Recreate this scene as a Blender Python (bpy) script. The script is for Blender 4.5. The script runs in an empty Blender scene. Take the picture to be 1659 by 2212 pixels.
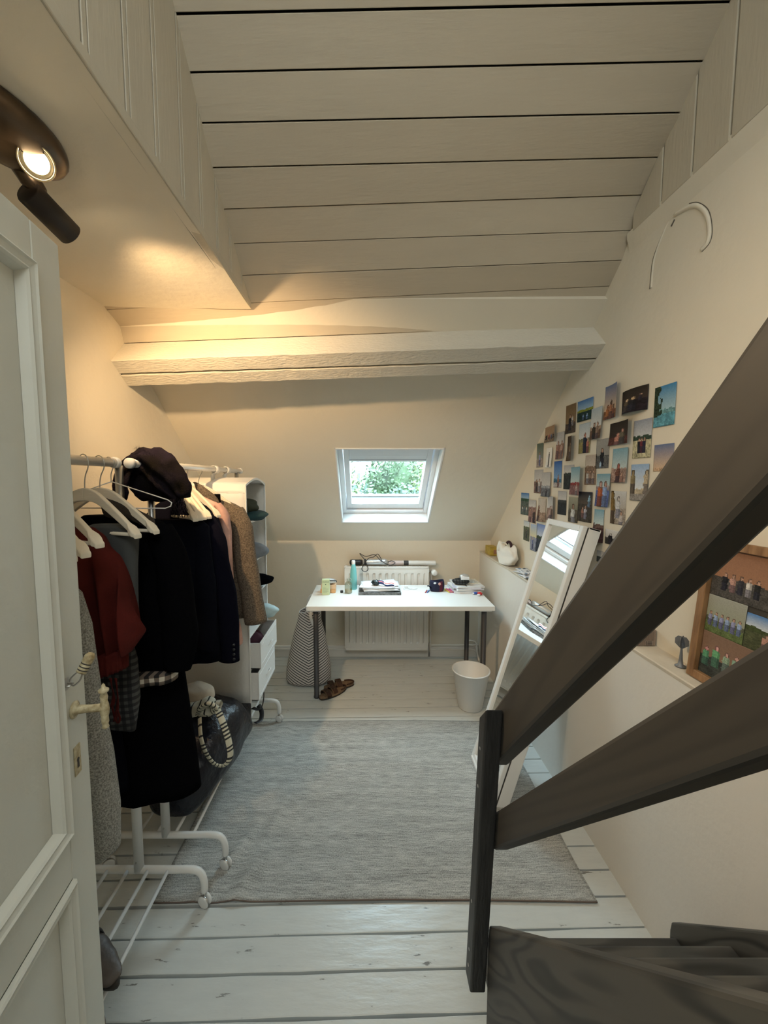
import bpy, bmesh, math, random
from mathutils import Vector, Matrix, noise
random.seed(7)
R = math.radians
SC = bpy.context.scene
COL = SC.collection

# ------------------------------------------------------------------ camera
cd = bpy.data.cameras.new('camera')
cam = bpy.data.objects.new('camera', cd); COL.objects.link(cam)
cam.location = (0, 0, 1.67)
cam.rotation_euler = (R(90 - 4.64), 0, 0)
cd.sensor_fit = 'HORIZONTAL'; cd.sensor_width = 36
cd.lens = 850 / 1659 * 36
cd.shift_x = (829.5 - 795) / 1659
cd.clip_start = 0.02; cd.clip_end = 300
SC.camera = cam

# ------------------------------------------------------------------ world, lights, exposure
w = bpy.data.worlds.new('sky'); SC.world = w; w.use_nodes = True
nt = w.node_tree; nt.nodes.clear()
tc = nt.nodes.new('ShaderNodeTexCoord'); sep = nt.nodes.new('ShaderNodeSeparateXYZ')
ramp = nt.nodes.new('ShaderNodeValToRGB')
ramp.color_ramp.elements[0].position = 0.0; ramp.color_ramp.elements[0].color = (.55, .68, .74, 1)
ramp.color_ramp.elements[1].position = 1.0; ramp.color_ramp.elements[1].color = (5.4, 7.0, 8.2, 1)
bg = nt.nodes.new('ShaderNodeBackground'); bg.inputs[1].default_value = 3.0
wo = nt.nodes.new('ShaderNodeOutputWorld')
nt.links.new(tc.outputs['Generated'], sep.inputs[0]); nt.links.new(sep.outputs['Z'], ramp.inputs[0])
nt.links.new(ramp.outputs[0], bg.inputs[0]); nt.links.new(bg.outputs[0], wo.inputs[0])

def area(name, loc, rot, sx, sy, power, col, portal=False):
    l = bpy.data.lights.new(name, 'AREA'); l.shape = 'RECTANGLE'; l.size = sx; l.size_y = sy
    l.energy = power; l.color = col
    if portal: l.cycles.is_portal = True
    o = bpy.data.objects.new(name, l); COL.objects.link(o); o.location = loc; o.rotation_euler = rot
    return o
# the skylight over the desk: sky comes in through it
area('skylight_portal', (0.148, 3.28, 1.86), (R(-40.4), 0, 0), .76, .95, 1, (1, 1, 1), True)
# cool area fill light, added out of view behind the photographer
area('rear_fill_light', (0.0, -.75, 3.28), (R(24), 0, 0), 1.1, .9, 24, (.95, 1.0, .98))
SC.view_settings.view_transform = 'Standard'; SC.view_settings.look = 'None'
SC.view_settings.gamma = 1; SC.view_settings.use_curve_mapping = False
SC.view_settings.exposure = 0.34

# ------------------------------------------------------------------ materials
def mat(name, col, rough=.6, metal=0, bump=0, bscale=40, var=0, vscale=3, emis=None, estr=0, stretch=(1, 1, 1), spec=.5, sheen=0, col2=None):
    m = bpy.data.materials.new(name); m.use_nodes = True
    n = m.node_tree.nodes; L = m.node_tree.links; b = n['Principled BSDF']
    b.inputs['Roughness'].default_value = rough; b.inputs['Metallic'].default_value = metal
    b.inputs['Base Color'].default_value = (*col, 1)
    b.inputs['Specular IOR Level'].default_value = spec
    if sheen: b.inputs['Sheen Weight'].default_value = sheen
    if emis: b.inputs['Emission Color'].default_value = (*emis, 1); b.inputs['Emission Strength'].default_value = estr
    if bump or var or col2:
        tcn = n.new('ShaderNodeTexCoord'); mp = n.new('ShaderNodeMapping'); mp.inputs['Scale'].default_value = stretch
        L.new(tcn.outputs['Object'], mp.inputs[0])
    if var or col2:
        nz = n.new('ShaderNodeTexNoise'); nz.inputs['Scale'].default_value = vscale; nz.inputs['Detail'].default_value = 6
        L.new(mp.outputs[0], nz.inputs[0])
        cr = n.new('ShaderNodeValToRGB')
        c2 = col2 if col2 else tuple(max(0, c * (1 - var)) for c in col)
        cr.color_ramp.elements[0].position = .35; cr.color_ramp.elements[0].color = (*c2, 1)
        cr.color_ramp.elements[1].position = .65; cr.color_ramp.elements[1].color = (*col, 1)
        L.new(nz.outputs[0], cr.inputs[0]); L.new(cr.outputs[0], b.inputs['Base Color'])
    if bump:
        nb = n.new('ShaderNodeTexNoise'); nb.inputs['Scale'].default_value = bscale; nb.inputs['Detail'].default_value = 5
        L.new(mp.outputs[0], nb.inputs[0])
        bp = n.new('ShaderNodeBump'); bp.inputs['Strength'].default_value = bump; bp.inputs['Distance'].default_value = .004
        L.new(nb.outputs[0], bp.inputs['Height']); L.new(bp.outputs[0], b.inputs['Normal'])
    return m

def nodes(m): return m.node_tree.nodes, m.node_tree.links, m.node_tree.nodes['Principled BSDF']

M = {}
M['plaster'] = mat('plaster_cream_white', (.77, .715, .60), .85, bump=.5, bscale=22, var=.03, vscale=2)
M['plaster_low'] = mat('plaster_knee_wall', (.76, .735, .68), .8, bump=.35, bscale=26, var=.04, vscale=2)
M['roof_paint'] = mat('roof_plank_paint', (.55, .485, .38), .6, bump=.3, bscale=30, var=.05, vscale=4, stretch=(.35, 3, 3))
M['board_paint'] = mat('wall_board_paint', (.56, .51, .41), .6, bump=.25, bscale=30, var=.05, vscale=4, stretch=(3, 3, .4))
M['beam_paint'] = mat('beam_paint_sawn', (.70, .66, .57), .7, bump=1, bscale=60, var=.05, vscale=5, stretch=(.8, 2, 2))
M['gap'] = mat('dark_gap', (.05, .045, .04), .9)
M['white'] = mat('white_lacquer', (.80, .80, .78), .35)
M['white_metal'] = mat('white_powder_coated_steel', (.80, .80, .78), .3)
M['chrome'] = mat('chrome', (.85, .84, .81), .38, .55)
M['steel'] = mat('brushed_steel', (.55, .54, .52), .35, 1)
M['black'] = mat('black_plastic', (.015, .015, .016), .4)
M['desk_leg'] = mat('black_desk_leg', (.045, .043, .045), .5)
M['door'] = mat('door_paint', (.66, .665, .60), .5, bump=.35, bscale=35, var=.05, vscale=3)
M['door_old'] = mat('old_cream_paint', (.62, .55, .36), .55, bump=1, bscale=90, var=.0, vscale=60, col2=(.30, .22, .10))
M['hanger'] = mat('whitewashed_wood', (.78, .71, .58), .5, bump=.2, bscale=50, var=.06, vscale=8, stretch=(1, 8, 8))
M['bin'] = mat('white_plastic', (.80, .79, .76), .45)
M['rad'] = mat('radiator_enamel', (.78, .76, .71), .4)
M['pvc'] = mat('window_white', (.80, .82, .84), .35)
M['blackcloth'] = mat('black_wool', (.0028, .0028, .0035), 1, bump=.4, bscale=200, spec=.02)
M['navy'] = mat('navy_wool', (.004, .0045, .008), .95, bump=.5, bscale=120, spec=.04)
M['navy2'] = mat('midnight_cotton', (.0045, .0045, .010), .95, bump=.5, bscale=90, spec=.05)
M['red'] = mat('rust_red_velvet', (.095, .012, .009), .85, bump=.4, bscale=120, var=.35, vscale=8, spec=.15)
M['grey_jersey'] = mat('dark_grey_jersey', (.055, .06, .062), .9, bump=.4, bscale=150)
M['tweed'] = mat('brown_tweed', (.20, .155, .11), .95, bump=.8, bscale=260, vscale=170, col2=(.075, .058, .042))
M['pink'] = mat('pink_cotton', (.68, .40, .33), .85, bump=.8, bscale=40, var=.3, vscale=12)
M['knit'] = mat('grey_knit', (.46, .45, .41), .95, bump=1, bscale=320, vscale=260, col2=(.17, .17, .15))
M['plush'] = mat('dark_brown_plush', (.03, .021, .015), .95, bump=1, bscale=200)
M['scarf'] = mat('dark_fluffy_wool', (.016, .012, .020), .98, bump=1, bscale=220, vscale=12, col2=(.010, .008, .006), spec=.05)
M['nonwoven'] = mat('white_nonwoven_cloth', (.80, .79, .76), .8, bump=.4, bscale=60)
M['navybag'] = mat('navy_shiny_nylon', (.0045, .006, .015), .36, bump=1, bscale=9, vscale=5, col2=(.002, .002, .005))
M['navybag'].node_tree.nodes['Bump'].inputs['Distance'].default_value = .03
M['beige'] = mat('beige_cloth', (.56, .47, .36), .9, bump=.5, bscale=60)
M['teal'] = mat('dark_teal_cotton', (.012, .045, .05), .9, bump=.5, bscale=60)
M['olive'] = mat('dark_olive_cotton', (.035, .04, .02), .9, bump=.5, bscale=60)
M['denim'] = mat('grey_blue_denim', (.20, .22, .25), .9, bump=.5, bscale=90)
M['lightblue'] = mat('light_blue_cotton', (.50, .66, .70), .85, bump=.5, bscale=60)
M['burgundy'] = mat('burgundy_cotton', (.06, .008, .02), .9, bump=.5, bscale=60)
M['sandal'] = mat('brown_suede', (.055, .022, .010), .85, bump=.5, bscale=90, var=.3, vscale=25)
M['cork'] = mat('cork_sole', (.22, .14, .08), .85, bump=.5, bscale=150, var=.3, vscale=60)
M['sole'] = mat('dark_rubber', (.03, .025, .02), .7)
M['shoe'] = mat('grey_brown_satin', (.11, .09, .078), .45, bump=.8, bscale=30, var=.4, vscale=12)
M['paper'] = mat('white_paper', (.84, .86, .88), .7)
M['paper2'] = mat('pale_grey_paper', (.70, .72, .74), .7)
M['gold_box'] = mat('yellow_carton', (.55, .40, .06), .5, bump=.3, bscale=60, var=.3, vscale=30)
M['whitebag'] = mat('white_thin_cotton', (.84, .83, .79), .85, bump=.5, bscale=50)
M['pot'] = mat('grey_metal', (.17, .18, .19), .45, .2)
M['stone'] = mat('ledge_paint', (.66, .60, .50), .7, bump=.5, bscale=60, var=.1, vscale=12)
M['oak'] = mat('oak_frame', (.36, .20, .09), .55, bump=.5, bscale=30, vscale=9, col2=(.20, .10, .04), stretch=(1, 6, 1))
M['bronze'] = mat('dark_bronze', (.16, .11, .07), .32, .75, vscale=10, col2=(.07, .05, .035))
M['lampblack'] = mat('lamp_dark_brown', (.018, .012, .010), .6)
M['bulb'] = mat('warm_bulb', (1, .9, .7), .5, emis=(1, .80, .50), estr=28)
M['ring'] = mat('lamp_reflector', (.9, .75, .5), .25, .9)
M['silver'] = mat('silver_foil', (.62, .62, .62), .3, .6, bump=1, bscale=40)
M['orange_card'] = mat('orange_card', (.74, .42, .20), .7)
M['mint'] = mat('pale_green_card', (.62, .74, .48), .6)
M['aqua'] = mat('aqua_bottle', (.20, .56, .56), .3)
M['liquid'] = mat('amber_liquid', (.38, .27, .07), .2)
M['redplastic'] = mat('red_plastic', (.55, .03, .03), .4)
M['blueplastic'] = mat('blue_plastic', (.03, .10, .42), .4)
M['cable'] = mat('white_cable', (.78, .80, .80), .5)
M['maroon'] = mat('dark_maroon_cloth', (.035, .012, .02), .85, bump=.6, bscale=90)
M['leaf'] = mat('tree_leaf', (.085, .15, .06), .7, var=.5, vscale=1.2)
M['leaf2'] = mat('tree_leaf_light', (.14, .19, .06), .7, var=.45, vscale=1.5)
M['leaf3'] = mat('tree_leaf_blue', (.09, .14, .11), .7, var=.45, vscale=1.5)
M['bark'] = mat('bark', (.10, .07, .05), .9, bump=1, bscale=10)
M['slate'] = mat('slate_roof', (.13, .15, .20), .6)
M['brickwall'] = mat('brick_church', (.42, .30, .24), .9)
M['ash'] = mat('exterior_white', (.7, .7, .68), .8)

# floor paint: cool white gloss, chipped to dark
m = mat('floor_gloss_paint', (.62, .645, .63), .30, bump=.55, bscale=14, stretch=(.6, 2.2, 1)); M['floor'] = m
n, L, b = nodes(m)
tcn = n.new('ShaderNodeTexCoord'); mp = n.new('ShaderNodeMapping'); mp.inputs['Scale'].default_value = (5, 22, 1)
L.new(tcn.outputs['Object'], mp.inputs[0])
nz = n.new('ShaderNodeTexNoise'); nz.inputs['Scale'].default_value = 1.6; nz.inputs['Detail'].default_value = 8; nz.inputs['Roughness'].default_value = .65
L.new(mp.outputs[0], nz.inputs[0])
cr = n.new('ShaderNodeValToRGB'); cr.color_ramp.elements[0].position = .335; cr.color_ramp.elements[0].color = (.20, .20, .19, 1)
cr.color_ramp.elements[1].position = .36; cr.color_ramp.elements[1].color = (.60, .625, .61, 1)
e = cr.color_ramp.elements.new(.7); e.color = (.655, .68, .66, 1)
L.new(nz.outputs[0], cr.inputs[0]); L.new(cr.outputs[0], b.inputs['Base Color'])

# dark stained pine of the stair: grain runs along the slope
def darkwood(name, col, col2, scale, freq, bump=.3):
    m = mat(name, col, .55); n, L, b = nodes(m)
    tcn = n.new('ShaderNodeTexCoord'); m1 = n.new('ShaderNodeMapping'); m1.inputs['Rotation'].default_value = (R(-131.3), 0, 0)
    m2 = n.new('ShaderNodeMapping'); m2.inputs['Scale'].default_value = scale
    L.new(tcn.outputs['Object'], m1.inputs[0]); L.new(m1.outputs[0], m2.inputs[0])
    nz = n.new('ShaderNodeTexNoise'); nz.inputs['Scale'].default_value = 1; nz.inputs['Detail'].default_value = 1.5; L.new(m2.outputs[0], nz.inputs[0])
    mu = n.new('ShaderNodeMath'); mu.operation = 'MULTIPLY'; mu.inputs[1].default_value = freq; L.new(nz.outputs[0], mu.inputs[0])
    sn = n.new('ShaderNodeMath'); sn.operation = 'SINE'; L.new(mu.outputs[0], sn.inputs[0])
    ma = n.new('ShaderNodeMath'); ma.operation = 'MULTIPLY_ADD'; ma.inputs[1].default_value = .5; ma.inputs[2].default_value = .5; L.new(sn.outputs[0], ma.inputs[0])
    cr = n.new('ShaderNodeValToRGB'); cr.color_ramp.elements[0].color = (*col2, 1); cr.color_ramp.elements[1].color = (*col, 1)
    cr.color_ramp.elements[1].position = .6
    L.new(ma.outputs[0], cr.inputs[0]); L.new(cr.outputs[0], b.inputs['Base Color'])
    bp = n.new('ShaderNodeBump'); bp.inputs['Strength'].default_value = bump; bp.inputs['Distance'].default_value = .001
    L.new(ma.outputs[0], bp.inputs['Height']); L.new(bp.outputs[0], b.inputs['Normal'])
    return m
M['stair'] = darkwood('stair_dark_stain', (.046, .041, .034), (.037, .033, .028), (1.5, .5, 10), 60, .12)
M['stair2'] = darkwood('stair_string_stain', (.070, .067, .059), (.028, .027, .024), (1.5, 1.3, 10), 62, .5)
M['post'] = mat('post_black_stain', (.028, .027, .026), .5, bump=.5, bscale=30, stretch=(4, 4, .5), vscale=20, col2=(.016, .016, .016))

# woven rug
m = mat('woven_rug', (.4, .4, .38), .95); M['rug'] = m
n, L, b = nodes(m)
tcn = n.new('ShaderNodeTexCoord')
mp = n.new('ShaderNodeMapping'); mp.inputs['Scale'].default_value = (16, 170, 1); L.new(tcn.outputs['Object'], mp.inputs[0])
n1 = n.new('ShaderNodeTexNoise'); n1.inputs['Scale'].default_value = 1; n1.inputs['Detail'].default_value = 3; L.new(mp.outputs[0], n1.inputs[0])
mp2 = n.new('ShaderNodeMapping'); mp2.inputs['Scale'].default_value = (260, 170, 1); L.new(tcn.outputs['Object'], mp2.inputs[0])
n2 = n.new('ShaderNodeTexNoise'); n2.inputs['Scale'].default_value = 1; n2.inputs['Detail'].default_value = 1; L.new(mp2.outputs[0], n2.inputs[0])
mp3 = n.new('ShaderNodeMapping'); mp3.inputs['Scale'].default_value = (2.2, 26, 1); L.new(tcn.outputs['Object'], mp3.inputs[0])
n3 = n.new('ShaderNodeTexNoise'); n3.inputs['Scale'].default_value = 1; n3.inputs['Detail'].default_value = 3; L.new(mp3.outputs[0], n3.inputs[0])
ad = n.new('ShaderNodeMath'); ad.operation = 'ADD'; L.new(n1.outputs[0], ad.inputs[0]); L.new(n2.outputs[0], ad.inputs[1])
ad2 = n.new('ShaderNodeMath'); ad2.operation = 'MULTIPLY_ADD'; ad2.inputs[1].default_value = .55; L.new(n3.outputs[0], ad2.inputs[0]); L.new(ad.outputs[0], ad2.inputs[2])
cr = n.new('ShaderNodeValToRGB'); cr.color_ramp.elements[0].position = .42; cr.color_ramp.elements[0].color = (.13, .13, .122, 1)
cr.color_ramp.elements[1].position = .82; cr.color_ramp.elements[1].color = (.60, .60, .565, 1)
mu = n.new('ShaderNodeMath'); mu.operation = 'MULTIPLY'; mu.inputs[1].default_value = .5; L.new(ad2.outputs[0], mu.inputs[0])
L.new(mu.outputs[0], cr.inputs[0]); L.new(cr.outputs[0], b.inputs['Base Color'])
bp = n.new('ShaderNodeBump'); bp.inputs['Strength'].default_value = .6; bp.inputs['Distance'].default_value = .003
L.new(ad.outputs[0], bp.inputs['Height']); L.new(bp.outputs[0], b.inputs['Normal'])

# glass, clear and quiet
m = bpy.data.materials.new('window_glass'); m.use_nodes = True; M['glass'] = m
n = m.node_tree.nodes; L = m.node_tree.links; n.clear()
o_ = n.new('ShaderNodeOutputMaterial'); mx = n.new('ShaderNodeMixShader'); tr = n.new('ShaderNodeBsdfTransparent'); gl = n.new('ShaderNodeBsdfGlossy')
tr.inputs[0].default_value = (.93, .97, .96, 1); gl.inputs['Roughness'].default_value = .02; mx.inputs[0].default_value = .06
L.new(tr.outputs[0], mx.inputs[1]); L.new(gl.outputs[0], mx.inputs[2]); L.new(mx.outputs[0], o_.inputs[0])
m = m.copy(); m.name = 'bottle_glass'; M['bglass'] = m
for q in m.node_tree.nodes:
    if q.type == 'BSDF_TRANSPARENT': q.inputs[0].default_value = (.80, .84, .78, 1)
    if q.type == 'MIX_SHADER': q.inputs[0].default_value = .22
M['mirror'] = mat('mirror_glass', (.88, .90, .89), .01, 1)

# stripes, checks and prints by colour attribute
m = mat('printed', (1, 1, 1), .7, spec=.15); M['print'] = m
n, L, b = nodes(m); at = n.new('ShaderNodeVertexColor'); at.layer_name = 'Col'; L.new(at.outputs[0], b.inputs['Base Color'])
m = mat('printed_cloth', (1, 1, 1), .9, bump=.4, bscale=90); M['cprint'] = m
n, L, b = nodes(m); at = n.new('ShaderNodeVertexColor'); at.layer_name = 'Col'; L.new(at.outputs[0], b.inputs['Base Color'])

def checker(name, c1, c2, c3, s):
    m = mat(name, c1, .9); n, L, b = nodes(m)
    tcn = n.new('ShaderNodeTexCoord'); sp = n.new('ShaderNodeSeparateXYZ'); L.new(tcn.outputs['Object'], sp.inputs[0])
    outs = []
    for ax in 'XZ':
        f = n.new('ShaderNodeMath'); f.operation = 'MULTIPLY'; f.inputs[1].default_value = s; L.new(sp.outputs[ax], f.inputs[0])
        g = n.new('ShaderNodeMath'); g.operation = 'FRACT'; L.new(f.outputs[0], g.inputs[0])
        h = n.new('ShaderNodeMath'); h.operation = 'GREATER_THAN'; h.inputs[1].default_value = .5; L.new(g.outputs[0], h.inputs[0]); outs.append(h)
    a = n.new('ShaderNodeMath'); L.new(outs[0].outputs[0], a.inputs[0]); L.new(outs[1].outputs[0], a.inputs[1])
    dv = n.new('ShaderNodeMath'); dv.operation = 'MULTIPLY'; dv.inputs[1].default_value = .5; L.new(a.outputs[0], dv.inputs[0])
    cr = n.new('ShaderNodeValToRGB'); cr.color_ramp.interpolation = 'CONSTANT'
    cr.color_ramp.elements[0].color = (*c1, 1); e = cr.color_ramp.elements[1]; e.position = .4; e.color = (*c2, 1)
    e = cr.color_ramp.elements.new(.8); e.color = (*c3, 1)
    L.new(dv.outputs[0], cr.inputs[0]); L.new(cr.outputs[0], b.inputs['Base Color'])
    return m
M['gingham'] = checker('gingham', (.012, .010, .010), (.17, .13, .10), (.62, .56, .46), 34)
M['plaid'] = checker('dark_plaid', (.008, .008, .010), (.02, .02, .022), (.07, .07, .068), 45)

# ------------------------------------------------------------------ helpers
OFF = {}
def tag(o, label=None, cat=None, group=None, kind=None):
    if label: o['label'] = label
    if cat: o['category'] = cat
    if group: o['group'] = group
    if kind: o['kind'] = kind
    return o
def empty(name, loc, label=None, cat=None, group=None, kind=None, rz=0):
    o = bpy.data.objects.new(name, None); COL.objects.link(o); o.location = loc; o.empty_display_size = .05
    OFF[o.name] = Vector(loc); tag(o, label, cat, group, kind); return o

class MB:
    def __init__(s): s.v = []; s.f = []; s.c = []; s.sm = []
    def add(s, vs, fs, smooth=False, cols=None):
        k = len(s.v); s.v += [Vector(p) for p in vs]
        for i, f in enumerate(fs):
            s.f.append([a + k for a in f]); s.sm.append(smooth); s.c.append(cols[i] if cols else (1, 1, 1))
        return s
    def box(s, a, b):
        x0, y0, z0 = a; x1, y1, z1 = b
        v = [(x0, y0, z0), (x1, y0, z0), (x1, y1, z0), (x0, y1, z0), (x0, y0, z1), (x1, y0, z1), (x1, y1, z1), (x0, y1, z1)]
        return s.add(v, [(3, 2, 1, 0), (4, 5, 6, 7), (0, 1, 5, 4), (1, 2, 6, 5), (2, 3, 7, 6), (3, 0, 4, 7)])
    def hexa(s, v):      # 8 points: bottom ring, top ring
        return s.add(v, [(3, 2, 1, 0), (4, 5, 6, 7), (0, 1, 5, 4), (1, 2, 6, 5), (2, 3, 7, 6), (3, 0, 4, 7)])
    def obox(s, c, ax, ay, az):   # centre and three half axes
        c = Vector(c); ax = Vector(ax); ay = Vector(ay); az = Vector(az)
        return s.hexa([c - ax - ay - az, c + ax - ay - az, c + ax + ay - az, c - ax + ay - az, c - ax - ay + az, c + ax - ay + az, c + ax + ay + az, c - ax + ay + az])
    def tube(s, pts, r, seg=10, cap=True, flat=1.0):
        pts = [Vector(p) for p in pts]; n = len(pts)
        rs = r if isinstance(r, (list, tuple)) else [r] * n
        t0 = (pts[1] - pts[0]).normalized(); ref = Vector((0, 0, 1)) if abs(t0.z) < .9 else Vector((0, 1, 0))
        side = t0.cross(ref).normalized(); vs = []
        for i, p in enumerate(pts):
            t = (pts[min(i + 1, n - 1)] - pts[max(i - 1, 0)]).normalized()
            side = (side - t * side.dot(t)).normalized(); upv = t.cross(side)
            for k in range(seg):
                a = 2 * math.pi * k / seg
                vs.append(p + side * math.cos(a) * rs[i] + upv * math.sin(a) * rs[i] * flat)
        fs = [(i * seg + k, i * seg + (k + 1) % seg, (i + 1) * seg + (k + 1) % seg, (i + 1) * seg + k) for i in range(n - 1) for k in range(seg)]
        if cap: fs += [tuple(range(seg))[::-1], tuple(range((n - 1) * seg, n * seg))]
        return s.add(vs, fs, True)
    def lathe(s, prof, c=(0, 0, 0), axis=None, seg=20, cap=False):
        c = Vector(c); q = Vector((0, 0, 1)).rotation_difference(Vector(axis)) if axis is not None else None
        vs = []
        for r, h in prof:
            for k in range(seg):
                a = 2 * math.pi * k / seg; p = Vector((r * math.cos(a), r * math.sin(a), h))
                if q: p = q @ p
                vs.append(c + p)
        n = len(prof)
        fs = [(i * seg + k, i * seg + (k + 1) % seg, (i + 1) * seg + (k + 1) % seg, (i + 1) * seg + k) for i in range(n - 1) for k in range(seg)]
        if cap: fs += [tuple(range(seg))[::-1], tuple(range((n - 1) * seg, n * seg))]
        return s.add(vs, fs, True)
    def loft(s, rings, cap=True, cols=None):
        seg = len(rings[0]); vs = [p for r in rings for p in r]; n = len(rings)
        fs = [(i * seg + k, i * seg + (k + 1) % seg, (i + 1) * seg + (k + 1) % seg, (i + 1) * seg + k) for i in range(n - 1) for k in range(seg)]
        if cap: fs += [tuple(range(seg))[::-1], tuple(range((n - 1) * seg, n * seg))]
        return s.add(vs, fs, True)
    def grid(s, P, cols=None, smooth=True):   # P[j][i]
        nj = len(P); ni = len(P[0]); vs = [p for r in P for p in r]; fs = []; cc = []
        for j in range(nj - 1):
            for i in range(ni - 1):
                fs.append((j * ni + i, j * ni + i + 1, (j + 1) * ni + i + 1, (j + 1) * ni + i))
                if cols: cc.append(cols[j][i])
        return s.add(vs, fs, smooth, cc if cols else None)
    def blob(s, c, r, amp=.15, fr=2.5, seg=16, seed=0, flat=0):
        c = Vector(c); r = Vector(r); vs = []; n = seg // 2 + 1
        for i in range(n + 1):
            th = math.pi * i / n
            for k in range(seg):
                a = 2 * math.pi * k / seg; d = Vector((math.sin(th) * math.cos(a), math.sin(th) * math.sin(a), math.cos(th)))
                f = 1 + amp * noise.noise(d * fr + Vector((seed * 7.1, seed * 3.3, 0)))
                p = Vector((d.x * r.x, d.y * r.y, d.z * r.z)) * f
                if flat and p.z < -r.z * flat: p.z = -r.z * flat
                vs.append(c + p)
        fs = [(i * seg + k, (i + 1) * seg + k, (i + 1) * seg + (k + 1) % seg, i * seg + (k + 1) % seg) for i in range(n) for k in range(seg)]
        return s.add(vs, fs, True)
    def build(s, name, m, parent=None, bevel=0, subd=0, color=False, solid=0, **kw):
        off = OFF.get(parent.name, Vector((0, 0, 0))) if parent else Vector((0, 0, 0))
        me = bpy.data.meshes.new(name); me.from_pydata([p - off for p in s.v], [], s.f); me.update()
        me.polygons.foreach_set('use_smooth', s.sm)
        if color:
            ca = me.color_attributes.new('Col', 'FLOAT_COLOR', 'CORNER'); buf = []
            for f, c in zip(s.f, s.c): buf += [c[0], c[1], c[2], 1] * len(f)
            ca.data.foreach_set('color', buf)
        me.materials.append(M[m] if isinstance(m, str) else m)
        o = bpy.data.objects.new(name, me); COL.objects.link(o)
        if parent: o.parent = parent
        OFF[o.name] = off
        if bevel:
            md = o.modifiers.new('bevel', 'BEVEL'); md.width = bevel; md.segments = 2; md.limit_method = 'ANGLE'; md.angle_limit = R(40)
        if solid:
            md = o.modifiers.new('solid', 'SOLIDIFY'); md.thickness = solid; md.offset = 0
        if subd:
            md = o.modifiers.new('sub', 'SUBSURF'); md.levels = subd; md.render_levels = subd
        tag(o, **kw)
        return o

def copy_tree(o, parent=None, loc=None, rz=None, **kw):
    c = o.copy(); COL.objects.link(c); c.parent = parent
    for ch in list(o.children): copy_tree(ch, c)
    if loc is not None: c.location = loc
    if rz is not None: c.rotation_euler = (0, 0, rz)
    tag(c, **kw); return c
def lerp(a, b, t): return a + (b - a) * t
def smooth_path(pts, n=8):
    pts = [Vector(p) for p in pts]; out = []
    P = [pts[0]] + pts + [pts[-1]]
    for i in range(1, len(P) - 2):
        for k in range(n):
            t = k / n; a, b, c, d = P[i - 1], P[i], P[i + 1], P[i + 2]
            out.append(.5 * ((2 * b) + (c - a) * t + (2 * a - 5 * b + 4 * c - d) * t * t + (3 * b - a - 3 * c + d) * t ** 3))
    out.append(pts[-1]); return out

XL, XR, XK, YB = -1.25, 1.14, 1.04, 3.62
YREAR = -1.30
ZL = 1.015           # ledge

# ------------------------------------------------------------------ floor: painted boards, a little out of square
floor = MB().box((XL - .1, YREAR - .1, -.08), (XR + .1, YB + .1, -.022)).build('floor', 'gap', kind='structure')
ys = [YREAR]
while ys[-1] < YB + .1: ys.append(ys[-1] + random.uniform(.108, .117))
# match the joints seen in front
d = min((y for y in ys), key=lambda y: abs(y - 1.213)) - 1.213
ys = [y - d for y in ys]
for a, b_ in zip(ys[:-1], ys[1:]):
    g = .003; s_ = .022; mb = MB(); N = 14; topz = random.uniform(-.0015, 0)
    xa, xb = XL - .02, XR + .02
    def yy(y, x): return min(y + s_ * x, YB + .05)
    if yy(b_, 0) - yy(a, 0) < .03: continue
    front = []; back = []
    for i in range(N + 1):
        x = lerp(xa, xb, i / N)
        front.append((x, yy(a, x) + g + random.choice((0, .0005, .001, .003)))); back.append((x, yy(b_, x) - g - random.choice((0, .0005, .001, .003))))
    P = [[(x, y, -.02) for x, y in front], [(x, y, topz - .001) for x, y in front], [(x, y + .003, topz) for x, y in front],
         [(x, y - .003, topz) for x, y in back], [(x, y, topz - .001) for x, y in back], [(x, y, -.02) for x, y in back]]
    mb.grid(P, smooth=False).build('floorboard', 'floor', floor)

# ------------------------------------------------------------------ walls
def roofz(Y): return 1.11 + .85 * (YB - Y)
wl = MB().box((XL - .12, YREAR - .1, -.05), (XL, YB + .1, 3.6)).build('wall_left', 'plaster', kind='structure')
wb = MB().box((XL - .1, YB, -.05), (XR + .1, YB + .12, 1.30)).build('wall_back', 'plaster', kind='structure')
MB().box((XR, YREAR - .1, -.05), (XR + .12, YB + .1, 3.6)).build('wall_right', 'plaster', kind='structure')
kw_ = MB(); kw_.box((XK, YREAR, -.01), (XR + .01, YB + .01, ZL - .012)).build('wall_knee', 'plaster_low', kind='structure')
lg = MB(); N = 40; prof = [(XK - .001, ZL - .016), (XK - .003, ZL - .004), (XK + .0, ZL), (XK + .012, ZL + .0005), (XR + .005, ZL)]
P = []
for i in range(N + 1):
    y = lerp(YREAR, YB, i / N); P.append([(x + .0025 * noise.noise(Vector((y * 5, x * 9, 0))), y, z + .002 * noise.noise(Vector((y * 6, x * 30, 3)))) for x, z in prof])
lg.grid(P, smooth=False).build('trim_1', 'stone', kind='structure')
MB().box((XL - .1, YREAR - .12, -.05), (XR + .1, YREAR, 3.6)).build('wall_rear', 'plaster', kind='structure')
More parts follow.
